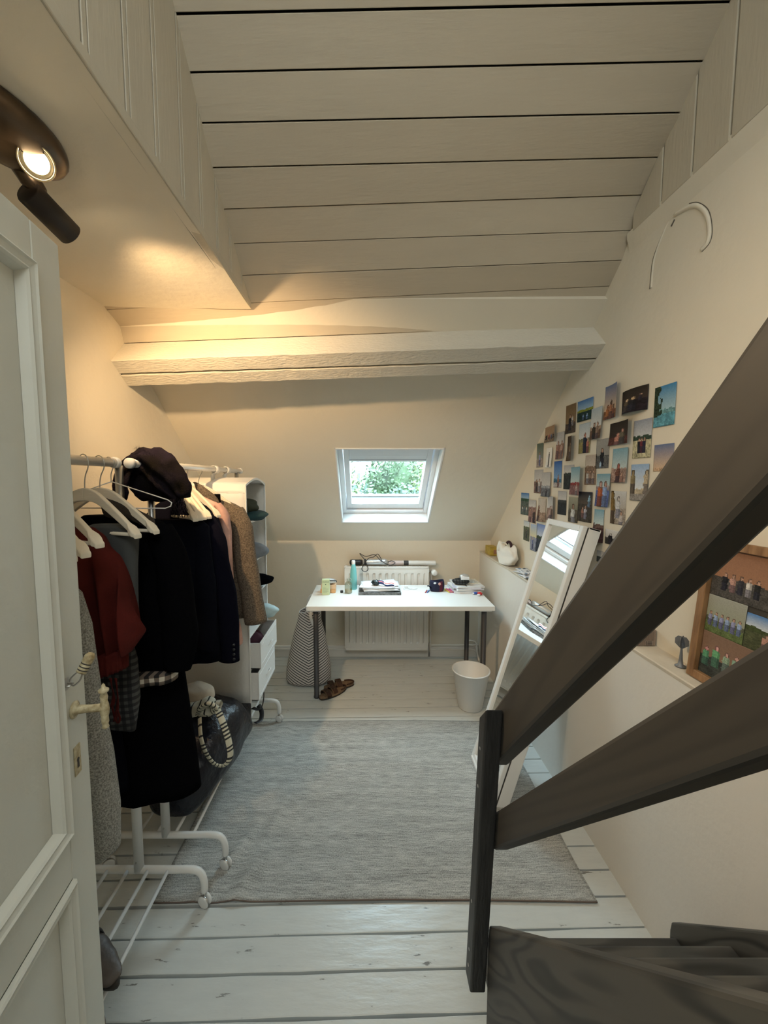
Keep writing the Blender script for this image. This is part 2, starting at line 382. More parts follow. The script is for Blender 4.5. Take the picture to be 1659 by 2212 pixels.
# chased cable scar in the plaster of the right wall
sc = [(1.142, 1.652, 2.44), (1.142, 1.650, 2.50), (1.142, 1.639, 2.56), (1.142, 1.585, 2.640), (1.142, 1.545, 2.655)]
MB().tube(smooth_path(sc, 5), [.0055] * 21, 6).build('trim_2', 'plaster', kind='structure')
sc = [(1.142, 1.545, 2.652), (1.142, 1.456, 2.625), (1.142, 1.403, 2.565), (1.142, 1.384, 2.50), (1.142, 1.39, 2.464), (1.142, 1.412, 2.455)]
MB().tube(smooth_path(sc, 5), [.009] * 26, 6).build('trim_3', 'plaster', kind='structure')
M['crack'] = mat('crack_shadow', (.13, .115, .09), .95)
for q_, r_ in (([(1.1395, 1.660, 2.44), (1.1395, 1.658, 2.50), (1.1395, 1.647, 2.56), (1.1395, 1.60, 2.628)], .0012), ([(1.1395, 1.48, 2.648), (1.1395, 1.44, 2.625), (1.1395, 1.394, 2.57), (1.1395, 1.374, 2.50), (1.1395, 1.38, 2.46), (1.1395, 1.41, 2.447)], .0014), ([(1.1395, 1.545, 2.635), (1.1395, 1.56, 2.62)], .003)):
    MB().tube(smooth_path(q_, 5), r_, 5).build('trim_7', 'crack', kind='structure')
# skirting along the back wall
sk = MB(); sk.box((XL, YB - .018, 0), (XK, YB + .01, .075)); sk.box((XL, YB - .028, .07), (XK, YB + .01, .085)); sk.box((XL, YB - .014, .083), (XK, YB + .01, .105))
sk.build('baseboard_back', 'plaster_low', kind='structure', bevel=.003)

# lower roof slope with the skylight opening
WX0, WX1, WY0, WY1 = -.23, .526, 2.705, 3.394
SU = Vector((0, -1, .85)).normalized(); NU = Vector((0, .85, 1)).normalized()
rf = MB(); TH = .2
def slab(x0, x1, y0, y1, t=TH):
    a = [(x0, y0, roofz(y0)), (x1, y0, roofz(y0)), (x1, y1, roofz(y1)), (x0, y1, roofz(y1))]
    rf.hexa([Vector(p) for p in a] + [Vector(p) + NU * t for p in a])
slab(XL - .05, WX0, 1.95, YB + .15); slab(WX1, XR + .05, 1.95, YB + .15); slab(WX0, WX1, 1.95, WY0); slab(WX0, WX1, WY1, YB + .15)
rf.build('wall_slope', 'plaster', kind='structure')

# upper roof: wide painted planks, each end taken where it meets its wall (left y,z ; right y,z)
Lp = [(2.08, 2.368), (2.053, 2.440), (1.948, 2.509), (1.840, 2.581), (1.733, 2.655), (1.625, 2.722), (1.519, 2.795), (1.431, 2.871), (1.349, 2.950), (1.265, 3.029)]
Rp = [(2.068, 2.452), (2.001, 2.513), (1.938, 2.581), (1.852, 2.652), (1.790, 2.742), (1.725, 2.842), (1.632, 2.917), (1.525, 2.985), (1.436, 3.068), (1.342, 3.146)]
for k in range(7):
    Lp.append((Lp[-1][0] - .085, Lp[-1][1] + .076)); Rp.append((Rp[-1][0] - .09, Rp[-1][1] + .078))
XB = -.562      # plane of the left bulkhead
ceil = MB()
def ext(l, r, x):   # point on the joint line at x
    t = (x - XB) / (XR - XB) if l[2] == 0 else (x - XL) / (XR - XL)
    return Vector((x, lerp(l[0], r[0], t), lerp(l[1], r[1], t)))
pts = []
for i, (l, r) in enumerate(zip(Lp, Rp)):
    lower = i < 2
    x0 = XL if lower else XB
    pts.append((ext((l[0], l[1], 1 if lower else 0), r, XL - .02), ext((l[0], l[1], 1 if lower else 0), r, XR + .02)))
off = Vector((0, .045, .05))
for i in range(len(pts) - 1):
    a, b_ = pts[i], pts[i + 1]
    ceil.add([a[0] + off, a[1] + off, b_[1] + off, b_[0] + off], [(0, 1, 2, 3)])
topy, topz = pts[-1][1].y, pts[-1][1].z
ceil.add([(XL - .1, topy + .05, topz), (XR + .1, topy + .05, topz), (XR + .1, YREAR - .1, topz + .02), (XL - .1, YREAR - .1, topz + .02)], [(0, 1, 2, 3)])
ceil = ceil.build('ceiling', 'gap', kind='structure')
rng = random.Random(3)
for i in range(len(pts) - 1):
    a, b_ = pts[i], pts[i + 1]; d_ = (b_[0] - a[0]).normalized(); nrm = Vector((0, .65, .76)) * .02
    g = d_ * [.0008, .0008, .0018, .0015, .0014, .002, .0024, .0022, .003, .003, .003, .003, .004, .004, .004, .004][i]
    lap = Vector((0, .65, .76)) * rng.uniform(0, .004)
    NS = 16; ring_ = []
    for k in range(NS + 1):
        t = k / NS; p = a[0].lerp(a[1], t) + g + lap; q = b_[0].lerp(b_[1], t) - g + lap
        ring_.append([p, q, q + nrm, p + nrm])
    mb = MB().loft(ring_); mb.sm = [False] * len(mb.sm); mb.build('plank', 'roof_paint', ceil, bevel=.0015)
MB().box((XL - .1, YREAR - .1, topz + .0), (XR + .1, topy + .06, topz + .1)).build('ceiling_top', 'plaster', kind='structure')

# purlin: two sawn timbers side by side, square to the roof
def timber(nm, Lq, Rq, jag):
    N = 40; rings = []
    for i in range(N + 1):
        t = i / N; ring = []
        for k, (l, r) in enumerate(zip(Lq, Rq)):
            w_ = jag if k in (1, 2) else 0
            ring.append(Vector((lerp(XL - .01, XR + .01, t), lerp(l[0], r[0], t) + w_ * noise.noise(Vector((t * 30, k, 1))), lerp(l[1], r[1], t) + w_ * noise.noise(Vector((t * 27, k, 7))))))
        rings.append(ring)
    mb = MB(); mb.loft(rings); mb.sm = [False] * len(mb.sm)
    return mb.build(nm, 'beam_paint', kind='structure', bevel=.003)
Lc = [(2.08, 2.368), (1.965, 2.248), (2.030, 2.203), (2.150, 2.32)]
Rc = [(2.068, 2.452), (1.944, 2.322), (2.016, 2.277), (2.135, 2.40)]
timber('trim_4', Lc, Rc, .004)
Ld = [(2.150, 2.31), (2.038, 2.196), (2.098, 2.157), (2.215, 2.28)]
Rd = [(2.135, 2.39), (2.024, 2.270), (2.085, 2.236), (2.20, 2.34)]
timber('trim_5', Ld, Rd, .005)

# flat plaster ceiling on the left and its boarded upstand
ZC = 2.49
flat = MB(); N = 26; P = []
for j in range(N + 1):
    y = lerp(YREAR, 1.965, j / N); P.append([(lerp(XL - .01, XB, i / 10), y + (.012 * noise.noise(Vector((i * .35, 0, 5))) if j == N else 0), ZC + .006 * noise.noise(Vector((i * .4, y * 3, 0)))) for i in range(11)])
flat.grid(P); flat.box((XL - .01, YREAR, ZC + .015), (XB - .012, 1.94, ZC + .12))
flat.build('ceiling_left', 'plaster', kind='structure')
bk = MB(); bk.box((XB - .06, YREAR, ZC + .004), (XB - .018, 1.95, ZC + .05)).add([(XB - .03, YREAR, ZC), (XB - .03, 1.97, ZC), (XB - .03, pts[-1][0].y, topz), (XB - .03, YREAR, topz)], [(0, 1, 2, 3)])
bulk = bk.build('wall_upstand', 'gap', kind='structure')
MB().box((XB - .028, YREAR, ZC + .001), (XB + .004, 1.955, ZC + .032)).build('strip', 'board_paint', bulk, bevel=.004)
def roof_line_left(y):    # plank underside height along the upstand
    for (a, b_) in zip(Lp[2:-1], Lp[3:]):
        if b_[0] <= y <= a[0]: return lerp(a[1], b_[1], (a[0] - y) / (a[0] - b_[0]))
    return Lp[2][1] if y > Lp[2][0] else topz
seams = [1.95, 1.820, 1.680, 1.538, 1.396, 1.261, 1.115, .986, .845, .705, .565, .42, .28, .14, 0, -.14, -.28, -.42, -.56, -.7, -.84, -.98, -1.12, -1.29]
for s0, s1 in zip(seams[:-1], seams[1:]):
    a, b_ = s0 - .003, s1 + .003; x0, x1 = XB - .018, XB
    for aa, bb, nm_ in ((a, b_ + .018, 'board'), (b_ + .0145, b_, 'bead')):
        v = [(x0, bb, ZC + .03), (x1, bb, ZC + .03), (x1, aa, ZC + .03), (x0, aa, ZC + .03),
             (x0, bb, roof_line_left(bb) + .01), (x1, bb, roof_line_left(bb) + .01), (x1, aa, roof_line_left(aa) + .01), (x0, aa, roof_line_left(aa) + .01)]
        MB().hexa(v).build(nm_, 'board_paint', bulk, bevel=.0015)
# boards over the plaster on the right
def roof_line_right(y):
    for (a, b_) in zip(Rp[:-1], Rp[1:]):
        if b_[0] <= y <= a[0]: return lerp(a[1], b_[1], (a[0] - y) / (a[0] - b_[0]))
    return topz
seams = [1.765, 1.600, 1.455, 1.310, 1.165, 1.02, .875, .73, .585, .44, .295, .15, 0, -.15, -.3, -.45, -.6, -.75, -.9, -1.05, -1.2]
gr = MB().box((XR - .004, YREAR, 2.72), (XR + .002, 1.40, topz)).build('wall_gable', 'gap', kind='structure')
for s0, s1 in zip(seams[:-1], seams[1:]):
    a, b_ = s0 - .0035, s1 + .0035; x0, x1 = XR - .018, XR + .003
    v = [(x0, b_, 2.722), (x1, b_, 2.722), (x1, a, 2.722), (x0, a, 2.722),
         (x0, b_, roof_line_right(b_) + .01), (x1, b_, roof_line_right(b_) + .01), (x1, a, roof_line_right(a) + .01), (x0, a, roof_line_right(a) + .01)]
    MB().hexa(v).build('board', 'board_paint', gr, bevel=.003)
# soft plaster fillet under the boards
P = [[(XR - .016 * q, lerp(YREAR, 1.80, j / 40), z + .004 * noise.noise(Vector((j * .7, q, 0)))) for q, z in ((1, 2.735), (1.0, 2.712), (.5, 2.690), (0, 2.655))] for j in range(41)]
MB().grid(P).build('trim_6', 'plaster', kind='structure')

# ------------------------------------------------------------------ skylight (u across, s up the slope, n outward)
O = Vector((.148, 3.394, 1.302))
def W(u, s, n): return O + Vector((1, 0, 0)) * u + SU * s + NU * n
def wbox(mb, u0, u1, s0, s1, n0, n1):
    return mb.hexa([W(u0, s0, n0), W(u1, s0, n0), W(u1, s1, n0), W(u0, s1, n0), W(u0, s0, n1), W(u1, s0, n1), W(u1, s1, n1), W(u0, s1, n1)])
win = empty('window_1', O, kind='structure')
mb = MB()
for a in ((-.378, -.366, 0, .904), (.366, .378, 0, .904)): wbox(mb, a[0], a[1], a[2], a[3], -.004, .13)
wbox(mb, -.378, .378, 0, .012, -.004, .13); wbox(mb, -.378, .378, .892, .904, -.004, .13)
mb.build('reveal_lining', 'pvc', win, bevel=.002)
mb = MB()
for u0, u1, s0, s1 in ((-.366, -.335, .012, .892), (.335, .366, .012, .892), (-.335, .335, .012, .045), (-.335, .335, .86, .892)): wbox(mb, u0, u1, s0, s1, .09, .22)
mb.build('window_frame', 'pvc', win, bevel=.003)
sash = MB()
for u0, u1, s0, s1 in ((-.329, -.288, .052, .85), (.288, .329, .052, .85), (-.288, .288, .052, .115), (-.288, .288, .70, .85)): wbox(sash, u0, u1, s0, s1, .115, .185)
sash = sash.build('sash', 'pvc', win, bevel=.003)
mb = MB()
for s0, s1, n0 in ((.66, .70, .125), (.625, .65, .135)): wbox(mb, -.288, .288, s0, s1, n0, .175)
mb.build('vent_bar', 'pvc', sash, bevel=.002)
mb = MB(); wbox(mb, -.288, .288, .184, .194, .14, .165); wbox(mb, -.288, .288, .652, .658, .13, .16); mb.build('gasket', 'pot', sash)
mb = MB(); wbox(mb, -.29, .29, .11, .71, .158, .164); mb.build('pane', 'glass', sash)
mb = MB(); wbox(mb, -.33, .33, -.02, .135, .19, .205); mb.build('flashing', 'ash', win)

# made-up window frame, added unseen round the fill light behind the camera
mb = MB()
for a, b_ in (((-.62, -1.27, 3.30), (-.56, -.22, 3.36)), ((.56, -1.27, 3.30), (.62, -.22, 3.36)), ((-.62, -1.27, 3.30), (.62, -1.2, 3.36)), ((-.62, -.3, 3.30), (.62, -.22, 3.36))): mb.box(a, b_)
mb.build('rear_fill_frame', 'pvc', kind='structure')

# ------------------------------------------------------------------ outside: tree crowns, church, house
def tree(nm, c, r, n, m, label, seed):
    rg = random.Random(seed); root = empty(nm, (c[0], c[1], -9), label, 'tree', group='garden trees outside the skylight')
    MB().tube([(c[0], c[1], -9), (c[0] + .2, c[1], -4), (c[0], c[1], c[2])], [.35, .25, .1], 8).build('trunk', 'bark', root)
    core = MB()
    for k in range(7):
        core.blob((c[0] + rg.uniform(-.45, .45) * r[0], c[1] + rg.uniform(-.3, .3) * r[1], c[2] + rg.uniform(-.45, .2) * r[2]), (r[0] * .5, r[1] * .5, r[2] * .5), .5, 2.5, 14, seed + k)
    core.build('crown', m, root)
    lf = MB()
    for k in range(n):
        d = Vector((rg.gauss(0, 1), rg.gauss(0, 1), rg.gauss(0, 1))).normalized(); q = rg.uniform(.55, 1.06) * (1 + .25 * noise.noise(d * 2.5 + Vector((seed, 0, 0))))
        p = Vector((c[0] + d.x * r[0] * q, c[1] + d.y * r[1] * q, c[2] + d.z * r[2] * q)); sz = rg.uniform(.07, .16)
        a = Vector((rg.gauss(0, 1), rg.gauss(0, 1), rg.gauss(0, 1))).normalized(); b_ = a.orthogonal().normalized()
        lf.add([p + a * sz, p + b_ * sz * .6, p - a * sz, p - b_ * sz * .6], [(0, 1, 2, 3)])
    lf.build('foliage', m, root, kind='stuff')
tree('broadleaf_tree', (1.9, 27, .0), (2.7, 1.6, 4.0), 6500, 'leaf', 'tall green tree filling the middle of the skylight view', 1)
tree('broadleaf_tree', (4.3, 23.5, -.4), (1.9, 1.2, 4.2), 4800, 'leaf2', 'yellow green tree at the right of the skylight view', 2)
tree('broadleaf_tree', (-1.2, 23.5, -1.7), (1.8, 1.2, 3.8), 3400, 'leaf2', 'low green tree at the left of the skylight view', 3)
tree('broadleaf_tree', (-.5, 18, -1.5), (1.35, 1.2, 2.9), 2600, 'leaf3', 'bluish green tree low at the left of the skylight', 4)
tree('broadleaf_tree', (2.0, 19, -1.5), (1.5, 1.2, 3.0), 3000, 'leaf3', 'bluish green tree low at the right of the skylight', 5)
ch = empty('church', (-1.4, 60, -12), 'pale church with a slate spire beyond the garden trees', 'building')
MB().box((-1.95, 59.4, -12), (-.85, 60.8, 3.1)).build('tower', 'ash', ch)
MB().lathe([(.85, 3.0), (.35, 4.1), (.02, 5.6)], (-1.4, 60, 0), seg=8).build('spire', 'slate', ch)
MB().box((-1.6, 59.35, 1.6), (-1.2, 59.42, 2.7)).build('window', 'slate', ch)
MB().hexa([(-7.5, 58, 1.9), (-1.9, 58, 1.9), (-1.9, 63, 1.9), (-7.5, 63, 1.9), (-7.5, 60.3, 3.1), (-1.9, 60.3, 3.1), (-1.9, 60.7, 3.1), (-7.5, 60.7, 3.1)]).build('roof', 'slate', ch)
MB().box((-7.5, 58.1, -12), (-1.95, 62.9, 1.95)).build('nave', 'ash', ch)
MB().lathe([(.28, 2.9), (.2, 3.4), (.02, 4.2)], (-3.4, 60.5, 0), seg=8).build('turret', 'slate', ch)
hs = empty('house', (.9, 48, -12), 'red brick gable house showing between the trees and the church', 'building')
MB().add([(.1, 47, -12), (2.6, 47, -12), (2.6, 47, 1.2), (1.35, 47, 2.6), (.1, 47, 1.2), (.1, 52, -12), (2.6, 52, -12), (2.6, 52, 1.2), (1.35, 52, 2.6), (.1, 52, 1.2)],
         [(0, 1, 2, 3, 4), (9, 8, 7, 6, 5), (1, 6, 7, 2), (5, 0, 4, 9)]).build('wall', 'brickwall', hs)
MB().add([(0, 46.9, 1.1), (1.35, 46.9, 2.7), (2.7, 46.9, 1.1), (0, 52, 1.1), (1.35, 52, 2.7), (2.7, 52, 1.1)], [(0, 1, 4, 3), (1, 2, 5, 4)]).build('roof', 'slate', hs)
MB().box((-60, 6, -12.2), (60, 90, -12)).build('garden_ground', 'leaf', kind='structure')

# ------------------------------------------------------------------ ceiling lamp with its own light
lp = empty('ceiling_spotlight', (-.86, .92, ZC - .002), 'dark bronze oval ceiling spotlight with one lit opening and one black cylinder head', 'lamp')
prof = []
def oval(cx, cy, z, rx, ry, seg=36, ang=0): 
    out = []
    for k in range(seg):
        a = 2 * math.pi * k / seg; x = rx * math.cos(a); y = ry * math.sin(a)
        out.append(Vector((cx + x * math.cos(ang) - y * math.sin(ang), cy + x * math.sin(ang) + y * math.cos(ang), z)))
    return out
LC = (-.848, .948); TL_ = R(-14)
mb = MB().loft([oval(*LC, ZC - h, .102 * f, .165 * (1 - (1 - f) * .7), ang=TL_) for h, f in ((.002, .97), (.010, 1.0), (.022, 1.0), (.036, .93), (.048, .78), (.056, .5), (.058, .2))])
mb.build('ceiling_plate', 'bronze', lp)
HA = Vector((.40, -.66, -.64)).normalized(); HC = Vector((-.800, 1.02, ZC - .046)) + HA * .032
MB().lathe([(.034, -.03), (.036, .0), (.0372, .005), (.0345, .007), (.033, .002), (.031, -.002), (.0295, .001), (.027, -.004), (.0255, -.001), (.024, -.006)], HC, HA, 32).build('lamp_ring', 'ring', lp)
MB().lathe([(.0, -.003), (.0245, -.005)], HC, HA, 24).build('bulb', 'bulb', lp, label='lit warm bulb')
MB().tube([(-.875, 1.06, ZC - .02), (-.865, 1.075, ZC - .055), (-.850, 1.085, ZC - .078)], [.03, .024, .018], 12).build('joint', 'bronze', lp)
CA, CB = Vector((-.868, 1.065, ZC - .085)), Vector((-.848, 1.18, ZC - .122))
cdir = (CB - CA).normalized()
MB().lathe([(.0, 0), (.030, 0), (.033, .004), (.033, (CB - CA).length), (.029, (CB - CA).length), (.028, .05), (0, .05)], CA, cdir, 24).build('lamp_head', 'lampblack', lp, label='black cylinder head')
MB().lathe([(.022, 0), (0, .001)], CB - cdir * .012, cdir, 20).build('bulb', 'bulb', lp)
def spot(name, loc, target, power, col, angle, blend, size):
    l = bpy.data.lights.new(name, 'SPOT'); l.energy = power; l.color = col; l.spot_size = R(angle); l.spot_blend = blend; l.shadow_soft_size = size
    o = bpy.data.objects.new(name, l); COL.objects.link(o); o.location = loc
    o.rotation_euler = (Vector(target) - Vector(loc)).to_track_quat('-Z', 'Y').to_euler(); return o
WARM = (1.0, .66, .34)
spot('cylinder_head_light', CB + cdir * .006, (-.45, 2.9, 1.50), 62, WARM, 108, .8, .022)
spot('plate_opening_light', HC + HA * .015, (1.05, .65, 1.15), 50, (1.0, .76, .50), 100, 1.0, .03)

# ------------------------------------------------------------------ the open panelled door
DF = Vector((-.636, .85, 0)); DD = Vector((.145, -.989, 0)).normalized(); DN = Vector((.989, .145, 0)).normalized()   # free edge, towards hinge, room side
def Dp(a, z, n): return DF + DD * a + DN * n + Vector((0, 0, z))
def dbox(mb, a0, a1, z0, z1, n0, n1):
    return mb.hexa([Dp(a0, z0, n0), Dp(a1, z0, n0), Dp(a1, z0, n1), Dp(a0, z0, n1), Dp(a0, z1, n0), Dp(a1, z1, n0), Dp(a1, z1, n1), Dp(a0, z1, n1)])
dr = empty('door_1', DF, kind='structure')
ZT = 2.15; DW = .80
lf = MB(); dbox(lf, .08, DW - .08, .1, ZT - .05, -.028, -.012); lf.build('panel', 'door', dr)
for a0, a1 in ((0, .085), (DW - .085, DW)): dbox(MB(), a0, a1, .01, ZT, -.04, 0).build('stile', 'door', dr, bevel=.003)
for z0, z1 in ((.01, .22), (.83, .93), (ZT - .075, ZT)): dbox(MB(), .085, DW - .085, z0, z1, -.04, -.0005).build('rail', 'door', dr, bevel=.002)
def moulding(z0, z1):
    def run(p0, p1, inward):
        N = 2; prof = [(0, .0), (.001, .008), (.005, .011), (.009, .008), (.018, .005), (.022, .007), (.026, .003), (.034, -.0115)]
        a0, zz0 = p0; a1, zz1 = p1; ia, iz = inward; P = []
        for q, h in prof:
            # mitred ends
            P.append([Dp(a0 + ia * q + (q if a1 > a0 else 0), zz0 + iz * q + (q if zz1 > zz0 else 0), h), Dp(a1 + ia * q - (q if a1 > a0 else 0), zz1 + iz * q - (q if zz1 > zz0 else 0), h)])
        MB().grid(P, smooth=False).build('moulding', 'door', dr)
    A0, A1 = .084, DW - .084
    run((A0, z0), (A0, z1), (1, 0)); run((A1, z0), (A1, z1), (-1, 0)); run((A0, z0), (A1, z0), (0, 1)); run((A0, z1), (A1, z1), (0, -1))
moulding(.93, ZT - .075); moulding(.225, .83)
# painted-over lever handle with a turned T grip
hz = 1.180
mb = MB().lathe([(.013, 0), (.014, .004), (.0095, .008), (.008, .03), (.0085, .052), (.010, .06)], Dp(.045, hz, 0), DN, 14)
pa = Dp(.045, hz, .052)
hn = mb.build('door_handle', 'door_old', dr)
ga = Dp(.045, hz - .048, .06); 
MB().lathe([(.003, 0), (.0075, .004), (.0055, .010), (.0075, .016), (.007, .028), (.0085, .034), (.0095, .045), (.0085, .055), (.0065, .062), (.0078, .072), (.006, .080), (.010, .084), (.0105, .088), (.004, .093), (.0035, .098), (.0012, .102)], ga, (0, 0, 1), 14).build('grip', 'door_old', hn)
MB().lathe([(.018, 0), (.0185, .002), (.014, .004)], Dp(.045, hz, 0), DN, 16).build('rosette', 'door_old', dr)
mb = MB(); dbox(mb, .034, .057, 1.035, 1.10, 0, .0022); kp = mb.build('keyhole_plate', 'door_old', dr, bevel=.002)
mb = MB(); dbox(mb, .042, .049, 1.050, 1.066, .002, .0026); mb.lathe([(.005, 0), (0, .0004)], Dp(.0455, 1.068, .0024), DN, 10); mb.build('keyhole', 'gap', kp)
# hasp staple on the stile
mb = MB(); dbox(mb, .060, .084, 1.236, 1.262, 0, .002)
mb.tube([Dp(.080, 1.249, 0), Dp(.078, 1.249, .014), Dp(.066, 1.249, .014), Dp(.064, 1.249, 0)], .002, 8)
mb.build('staple', 'steel', dr, bevel=.001)
pd = empty('combination_padlock', Dp(.045, 1.27, .018), 'small combination padlock with yellowed dials hooked on the door staple', 'padlock')
c0 = Dp(.052, 1.264, .022); ca = Vector((.35, .35, .87)).normalized()
MB().lathe([(0, 0), (.010, 0), (.0105, .003), (.009, .006), (.0105, .009), (.009, .0125), (.0105, .016), (.009, .0195), (.0105, .023), (.0105, .036), (.006, .042), (0, .042)], c0, ca, 16).build('body', 'door_old', pd)
for h_ in (.006, .0125, .0195): MB().lathe([(.0098, h_ - .0012), (.0102, h_), (.0098, h_ + .0012)], c0, ca, 16).build('dial_gap', 'gap', pd)
q = c0; MB().tube(smooth_path([q + Vector((.004, 0, .002)), q + Vector((.0, -.004, -.014)), q + Vector((-.012, -.008, -.024)), q + Vector((-.02, -.004, -.012)), q + Vector((-.008, 0, .001))], 5), .0018, 8).build('shackle', 'steel', pd)

# ------------------------------------------------------------------ clothes rails
def make_rack(y0, y1, label, x=-.88, o0=.02, o1=.02):
    rk = empty('clothes_rack', (-.88, (y0 + y1) / 2, 0), label, 'clothes rack', group='white wheeled clothes racks')
    zf = .155; hw = .252
    MB().tube([(x, y0 - o0, 1.731), (x, y1 + o1, 1.731)], .0155, 16).build('rail', 'chrome', rk)
    for yy_, s in ((y0 - o0, -1), (y1 + o1, 1)): MB().lathe([(.0, 0), (.0175, 0), (.0195, .003), (.0195, .018), (.0175, .021), (0, .022)], (x, yy_, 1.731), (0, s, 0), 18).build('end_cap', 'white_metal', rk)
    for yy_ in (y0, y1):
        MB().tube([(x, yy_, zf), (x, yy_, .92)], .0175, 14).build('post', 'white_metal', rk)
        MB().tube([(x, yy_, .92), (x, yy_, 1.722)], .0135, 14).build('upright', 'steel', rk)
        p = [(x - hw, yy_, .065), (x - hw, yy_, .10), (x - hw + .012, yy_, .138), (x - hw + .045, yy_, zf), (x - .1, yy_, zf), (x + .1, yy_, zf), (x + hw - .045, yy_, zf), (x + hw - .012, yy_, .138), (x + hw, yy_, .10), (x + hw, yy_, .065)]
        fb = MB().tube(smooth_path(p, 5), .0135, 12).build('foot_bar', 'white_metal', rk)
        MB().lathe([(0, 0), (.004, 0), (.003, .002), (0, .002)], (x, yy_ - .0175, .20), (0, -1, 0), 8).build('screw', 'steel', fb)
        for s in (-1, 1):
            c = (x + s * hw, yy_, .026)
            wa = Vector((-.35 if s > 0 else .5, -.9, 0)).normalized(); cc = Vector((c[0], c[1], .0255))
            wh = MB()
            for q in (-.015, .004): wh.lathe([(0, 0), (.018, 0), (.0245, .003), (.0245, .009), (.018, .011), (0, .011)], cc + wa * q, wa, 20)
            wh = wh.build('caster', 'white_metal', rk)
            MB().tube([(c[0], c[1], .03), (c[0], c[1], .068)], .006, 8).build('caster_stem', 'steel', wh)
            MB().lathe([(.0246, 0), (.0252, .001), (.0252, .005), (.0246, .006)], cc + wa * .006, wa, 20).build('tyre', 'steel', wh)
    for k in range(4):
        xx = x - .118 + k * .078
        MB().tube([(xx, y0 + .004, zf + .003), (xx, y1 - .004, zf + .003)], .0065, 10).build('shelf_tube', 'white_metal', rk)
    return rk
make_rack(.40, 1.418, 'nearer white clothes rack on wheels, partly behind the open door', -.893, .02, -.03)
make_rack(1.568, 2.60, 'farther white clothes rack on wheels, holding the hanging shelf', -.865, .118, .06)

# hangers: built once, hook at the origin
def make_hanger():
    h = empty('wooden_hanger', (0, 0, 0), 'x', 'hanger')
    for s in (-1, 1):
        path = smooth_path([(0, 0, -.098), (s * .05, 0, -.108), (s * .11, 0, -.145), (s * .18, 0, -.195), (s * .215, 0, -.225)], 4)
        rings = []; n = len(path)
        for i, p in enumerate(path):
            t = i / (n - 1); hh = lerp(.028, .012, t); dd = lerp(.0065, .016 if t > .8 else .0075, t)
            if t > .92: hh = .009; dd = .013
            rings.append([p + Vector((0, -dd, -hh)), p + Vector((0, dd, -hh)), p + Vector((0, dd, hh * .5)), p + Vector((0, -dd, hh * .5))])
        mb = MB(); mb.loft(rings); mb.sm = [False] * len(mb.sm); mb.build('arm', 'hanger', h, bevel=.003)
    MB().tube([(-.19, 0, -.222), (.19, 0, -.222)], .0055, 8).build('trouser_bar', 'hanger', h)
    hk = [(0, 0, -.10), (0, 0, -.07), (.006, 0, -.045), (.019, 0, -.022), (.021, 0, 0), (.013, 0, .014), (0, 0, .019), (-.013, 0, .014), (-.019, 0, .002)]
    MB().tube(smooth_path(hk, 5), .0017, 8).build('hook', 'steel', h)
    return h
HP = make_hanger(); first = [True]
RZ = 1.7305
def hang(y, rz, label, group=None, x=-.88, z=0):
    if first[0]:
        first[0] = False; o = HP; o.location = (x, y, RZ + z); o.rotation_euler = (0, 0, R(rz)); o['label'] = label
        if group: o['group'] = group
        return o
    return copy_tree(HP, None, (x, y, RZ + z), R(rz), label=label, group=group)
G1 = 'whitewashed hangers on the nearer rack'; G2 = 'whitewashed hangers on the farther rack'
hang(1.225, -20, 'empty whitewashed wooden hanger with its long arm pointing at the room', G1)
hang(1.295, -14, 'whitewashed wooden hanger inside the brown plush collar', G1)
hang(1.06, -20, 'whitewashed hanger tip just above the grey jersey, beside the door', G1)
hang(1.02, -22, 'whitewashed hanger tip above the rust red jacket, right one of the two lowest', G1, z=-.016)
hang(.975, -22, 'whitewashed hanger tip nearest the door edge, above the red jacket', G1, z=-.018)
for i, (y, rz) in enumerate(((1.765, -40), (1.795, -38), (1.825, -37), (1.855, -34), (1.90, -26))):
    hang(y, rz, ['whitewashed hanger right behind the dark scarf', 'whitewashed hanger second behind the dark scarf', 'whitewashed hanger third behind the dark scarf',
                 'whitewashed hanger fourth behind the scarf, over the dark blazer', 'whitewashed hanger holding the pink blouse'][i], G2)
hang(2.05, -5, 'whitewashed hanger inside the brown tweed coat', G2)
# wire hanger
wh = empty('wire_hanger', (-.88, 1.36, RZ), 'thin white wire hanger sticking out over the brown plush collar', 'hanger')
A = (-.885, 1.355, RZ)
MB().tube(smooth_path([(A[0] - .012, A[1], A[2] + .012), (A[0], A[1], A[2] + .0175), (A[0] + .018, A[1], A[2]), (A[0] + .004, A[1], A[2] - .04), (A[0] + .004, A[1], A[2] - .068)], 5), .0016, 8).build('hook', 'steel', wh)
MB().tube([(A[0] + .004, A[1], A[2] - .066), (A[0] + .20, A[1] - .01, A[2] - .128), (A[0] + .213, A[1] - .01, A[2] - .138), (A[0] + .209, A[1] - .01, A[2] - .150), (A[0] + .19, A[1] - .01, A[2] - .157), (A[0] - .18, A[1] + .01, A[2] - .157), (A[0] - .2, A[1] + .01, A[2] - .145), (A[0] - .19, A[1] + .01, A[2] - .13), (A[0] + .004, A[1], A[2] - .066)], .0019, 8).build('wire', 'white', wh)

